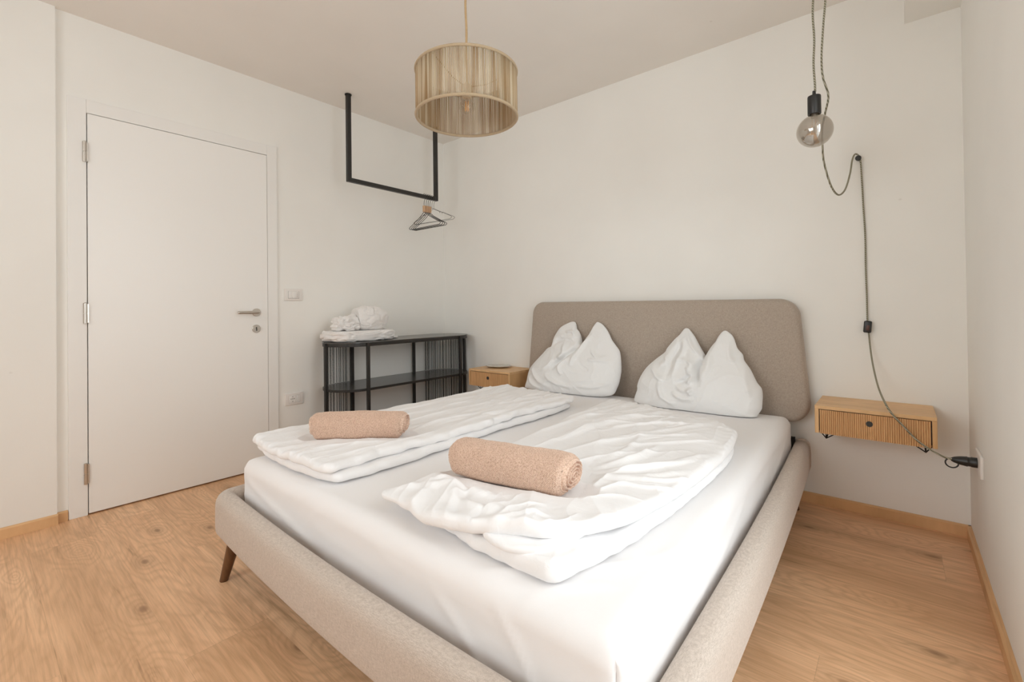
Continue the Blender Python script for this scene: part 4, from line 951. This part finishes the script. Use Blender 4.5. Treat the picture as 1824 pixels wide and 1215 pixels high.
# ------------------------------------------------------------------ woven drum pendant
LX, LY, LZ0, LH, LR = 1.944, -1.603, 1.816, .178, .2
lamp = thing('pendant_lamp', 'drum pendant lamp of natural string hanging over the bed on a jute cord', 'pendant lamp', None, (LX, LY, LZ0))
lamp_parts = []
ns = 230; parts = []
RR = random.Random(11)
for k in range(ns):
    a = 2*math.pi*k/ns; r = LR-.0005+RR.uniform(-.0006, .0006)
    a1 = a+RR.uniform(-.004, .004)
    p0 = (LX+r*math.cos(a), LY+r*math.sin(a), LZ0+.004); p1 = (LX+r*math.cos(a1), LY+r*math.sin(a1), LZ0+LH-.004)
    parts.append(tube([p0, p1], .00205, 6))
v, fc = join(parts); sh = link_mesh('string_shade', v, fc, STRING, lamp)
for z, nm in ((LZ0, 'bottom_ring'), (LZ0+LH, 'top_ring')):
    pts = [(LX+LR*math.cos(2*math.pi*k/96), LY+LR*math.sin(2*math.pi*k/96), z) for k in range(96)]
    v, fc = tube(pts, .0058, 10, True); link_mesh(nm, v, fc, RINGM, lamp)
SZ = 1.893
parts = []
for k in range(3):
    a = math.radians(35+120*k); parts.append(tube([(LX+.02*math.cos(a), LY+.02*math.sin(a), SZ+.045), (LX+.08*math.cos(a), LY+.08*math.sin(a), SZ+.05), (LX+(LR-.003)*math.cos(a), LY+(LR-.003)*math.sin(a), LZ0+LH-.002)], .002, 6))
v, fc = join(parts); link_mesh('spider_frame', v, fc, RINGM, lamp)
bm = bmesh.new(); lathe(bm, [(.0001, .062), (.006, .062), (.010, .055), (.020, .050), (.020, .012), (.018, 0), (.0001, 0)], (LX, LY, SZ), 'Z', 28); from_bm('lamp_socket', bm, mat('socket_beige', (.62, .50, .36), .5)[0], lamp, True)
bm = bmesh.new(); RBU = .032
pr = [(.013, .0)]+[(RBU*math.cos(t), -.034+RBU*math.sin(t)) for t in np.linspace(math.radians(62), math.radians(-89.5), 24)]
lathe(bm, pr, (LX, LY, SZ), 'Z', 32); bl = from_bm('bulb', bm, GLASS, lamp, True)
parts = []
for k in range(6):
    a = math.radians(60*k); c_ = (LX+.0075*math.cos(a), LY+.0075*math.sin(a))
    parts.append(tube([(c_[0], c_[1], SZ-.012), (c_[0]*1, c_[1], SZ-.052)], .0011, 6))
v, fc = join(parts); link_mesh('filament', v, fc, FILA, bl)
pts = [(LX+.0012*math.sin(z*30), LY+.0012*math.cos(z*26), z) for z in np.linspace(SZ+.06, H, 30)]
v, fc = tube(pts, .0046, 8); link_mesh('hanging_cord', v, fc, ROPE, lamp)
bm = bmesh.new(); cyl(bm, (LX, LY, H-.025), (LX, LY, H-.001), .045, seg=30); from_bm('ceiling_rose', bm, ROPE, lamp, True)
reparent_keep(lamp)

# ------------------------------------------------------------------ bare bulb on a long textile cable
cb = thing('hanging_bulb_light', 'bare smoked glass bulb on a braided cable looping down the wall to a plug', 'bulb light', None, (3.008, -.70, 1.69))
bm = bmesh.new(); lathe(bm, [(.0001, .015), (.0055, .015), (.0065, .0), (.0225, -.006), (.0235, -.010), (.0235, -.078), (.0225, -.080), (.0001, -.076)], (3.008, -.70, 1.893), 'Z', 32); from_bm('lamp_socket', bm, BLACKP, cb, True)
bm = bmesh.new(); pr = [(.012, .002), (.0145, -.003), (.0135, -.008), (.0150, -.013), (.0165, -.020), (.026, -.032)]
RB2 = .0635; zc = -.079
pr = [(.013, 0), (.0165, -.012), (.022, -.0205)]+[(RB2*math.cos(t), zc+RB2*math.sin(t)) for t in np.linspace(math.radians(64), math.radians(-89.5), 30)]
lathe(bm, pr, (3.008, -.70, 1.826), 'Z', 48); gb = from_bm('bulb', bm, SMOKE, cb, True)
bm = bmesh.new(); cyl(bm, (3.008, -.70, 1.80), (3.008, -.70, 1.822), .0125, .0135, 24); from_bm('bulb_collar', bm, STEEL, gb, True)
parts = [tube([(3.008+.010*math.cos(a), -.70+.010*math.sin(a), 1.79), (3.008+.014*math.cos(a), -.70+.014*math.sin(a), 1.735)], .0009, 5) for a in np.linspace(0, 5.2, 5)]
v, fc = join(parts); link_mesh('filament', v, fc, FILA, gb)
c1 = [(3.010, -.70, z) for z in np.linspace(H-.03, 1.905, 24)]; c1 = [(x+.0018*math.sin(i*.9), y, z) for i, (x, y, z) in enumerate(c1)]
c2 = [(3.052, -.70, 2.52), (3.056, -.70, 2.38), (3.051, -.7, 2.257), (3.042, -.7, 2.149), (3.033, -.68, 2.038), (3.035, -.66, 1.968), (3.049, -.63, 1.901), (3.034, -.60, 1.842), (3.019, -.56, 1.795), (3.013, -.5, 1.738), (3.01, -.42, 1.684), (3.024, -.32, 1.601), (3.045, -.24, 1.567), (3.067, -.17, 1.601), (3.083, -.1, 1.689), (3.091, -.06, 1.766), (3.103, -.035, 1.799), (3.12, -.018, 1.773), (3.125, -.012, 1.671), (3.129, -.008, 1.53), (3.134, -.008, 1.389), (3.134, -.008, 1.221), (3.136, -.010, 1.081), (3.137, -.015, .964), (3.141, -.020, .909), (3.153, -.06, .78), (3.176, -.18, .676), (3.201, -.300, .622), (3.226, -.318, .574), (3.264, -.322, .526), (3.307, -.330, .475), (3.352, -.35, .445), (3.392, -.372, .430), (3.415, -.376, .429)]
arcp = [(3.010+.021*(1-math.cos(a)), -.70, H-.03+.018*math.sin(a)) for a in np.linspace(.3, math.pi-.3, 6)]
full = c1[::-1]+arcp+c2
v, fc = tube(catmull(full, 6), .0039, 8); link_mesh('braided_cord', v, fc, CABLE, cb)
bm = bmesh.new(); Rm = Matrix.Rotation(math.radians(5), 3, 'Y')
bx(bm, 3.1215, 3.1535, -.034, -.008, .907, .965, .006, 3, Rm, (3.1375, -.02, .936)); isw = from_bm('inline_switch', bm, BLACKP, cb, True)
bm = bmesh.new(); bx(bm, 3.132, 3.145, -.0375, -.033, .920, .944, .0015, 2, Rm, (3.1375, -.02, .936)); from_bm('rocker', bm, mat('switch_brown', (.09, .035, .025), .4)[0], isw, True)
bm = bmesh.new(); lathe(bm, [(.0001, 0), (.0195, 0), (.0195, -.016), (.018, -.018), (.018, -.026), (.0195, -.028), (.0185, -.034), (.016, -.050), (.011, -.066), (.006, -.074), (.0001, -.074)], (WX-.0105, -.372, .427), 'X', 32)
pg = from_bm('plug', bm, BLACKP, cb, True)
pts = [(WX-.082+.019*math.cos(a), -.374, .413+.018*math.sin(a)) for a in np.linspace(0, 2*math.pi, 28, endpoint=False)]
v, fc = tube(pts, .0026, 8, True); link_mesh('pull_ring', v, fc, BLACKP, pg)
reparent_keep(cb)
bm = bmesh.new(); lathe(bm, [(.0001, 0), (.0085, 0), (.0085, -.020), (.0125, -.022), (.0130, -.030), (.0115, -.034), (.0001, -.035)], (0, 0, 0), 'Y', 24)
hk = from_bm('cable_hook', bm, BLACKP, None, True); hk.location = (3.113, -.0005, 1.778); put(hk, 'small black round hook on the back wall holding the looped cable', 'hook')
bm = bmesh.new(); lathe(bm, [(.0001, 0), (.012, 0), (.012, -.004), (.004, -.006), (.004, -.018), (.0001, -.018)], (0, 0, 0), 'Z', 20)
for k in range(12):
    pass
ch = from_bm('ceiling_hook', bm, BLACKP, None, True); ch.location = (3.031, -.70, H); put(ch, 'small black hook on the ceiling above the bare bulb', 'hook')
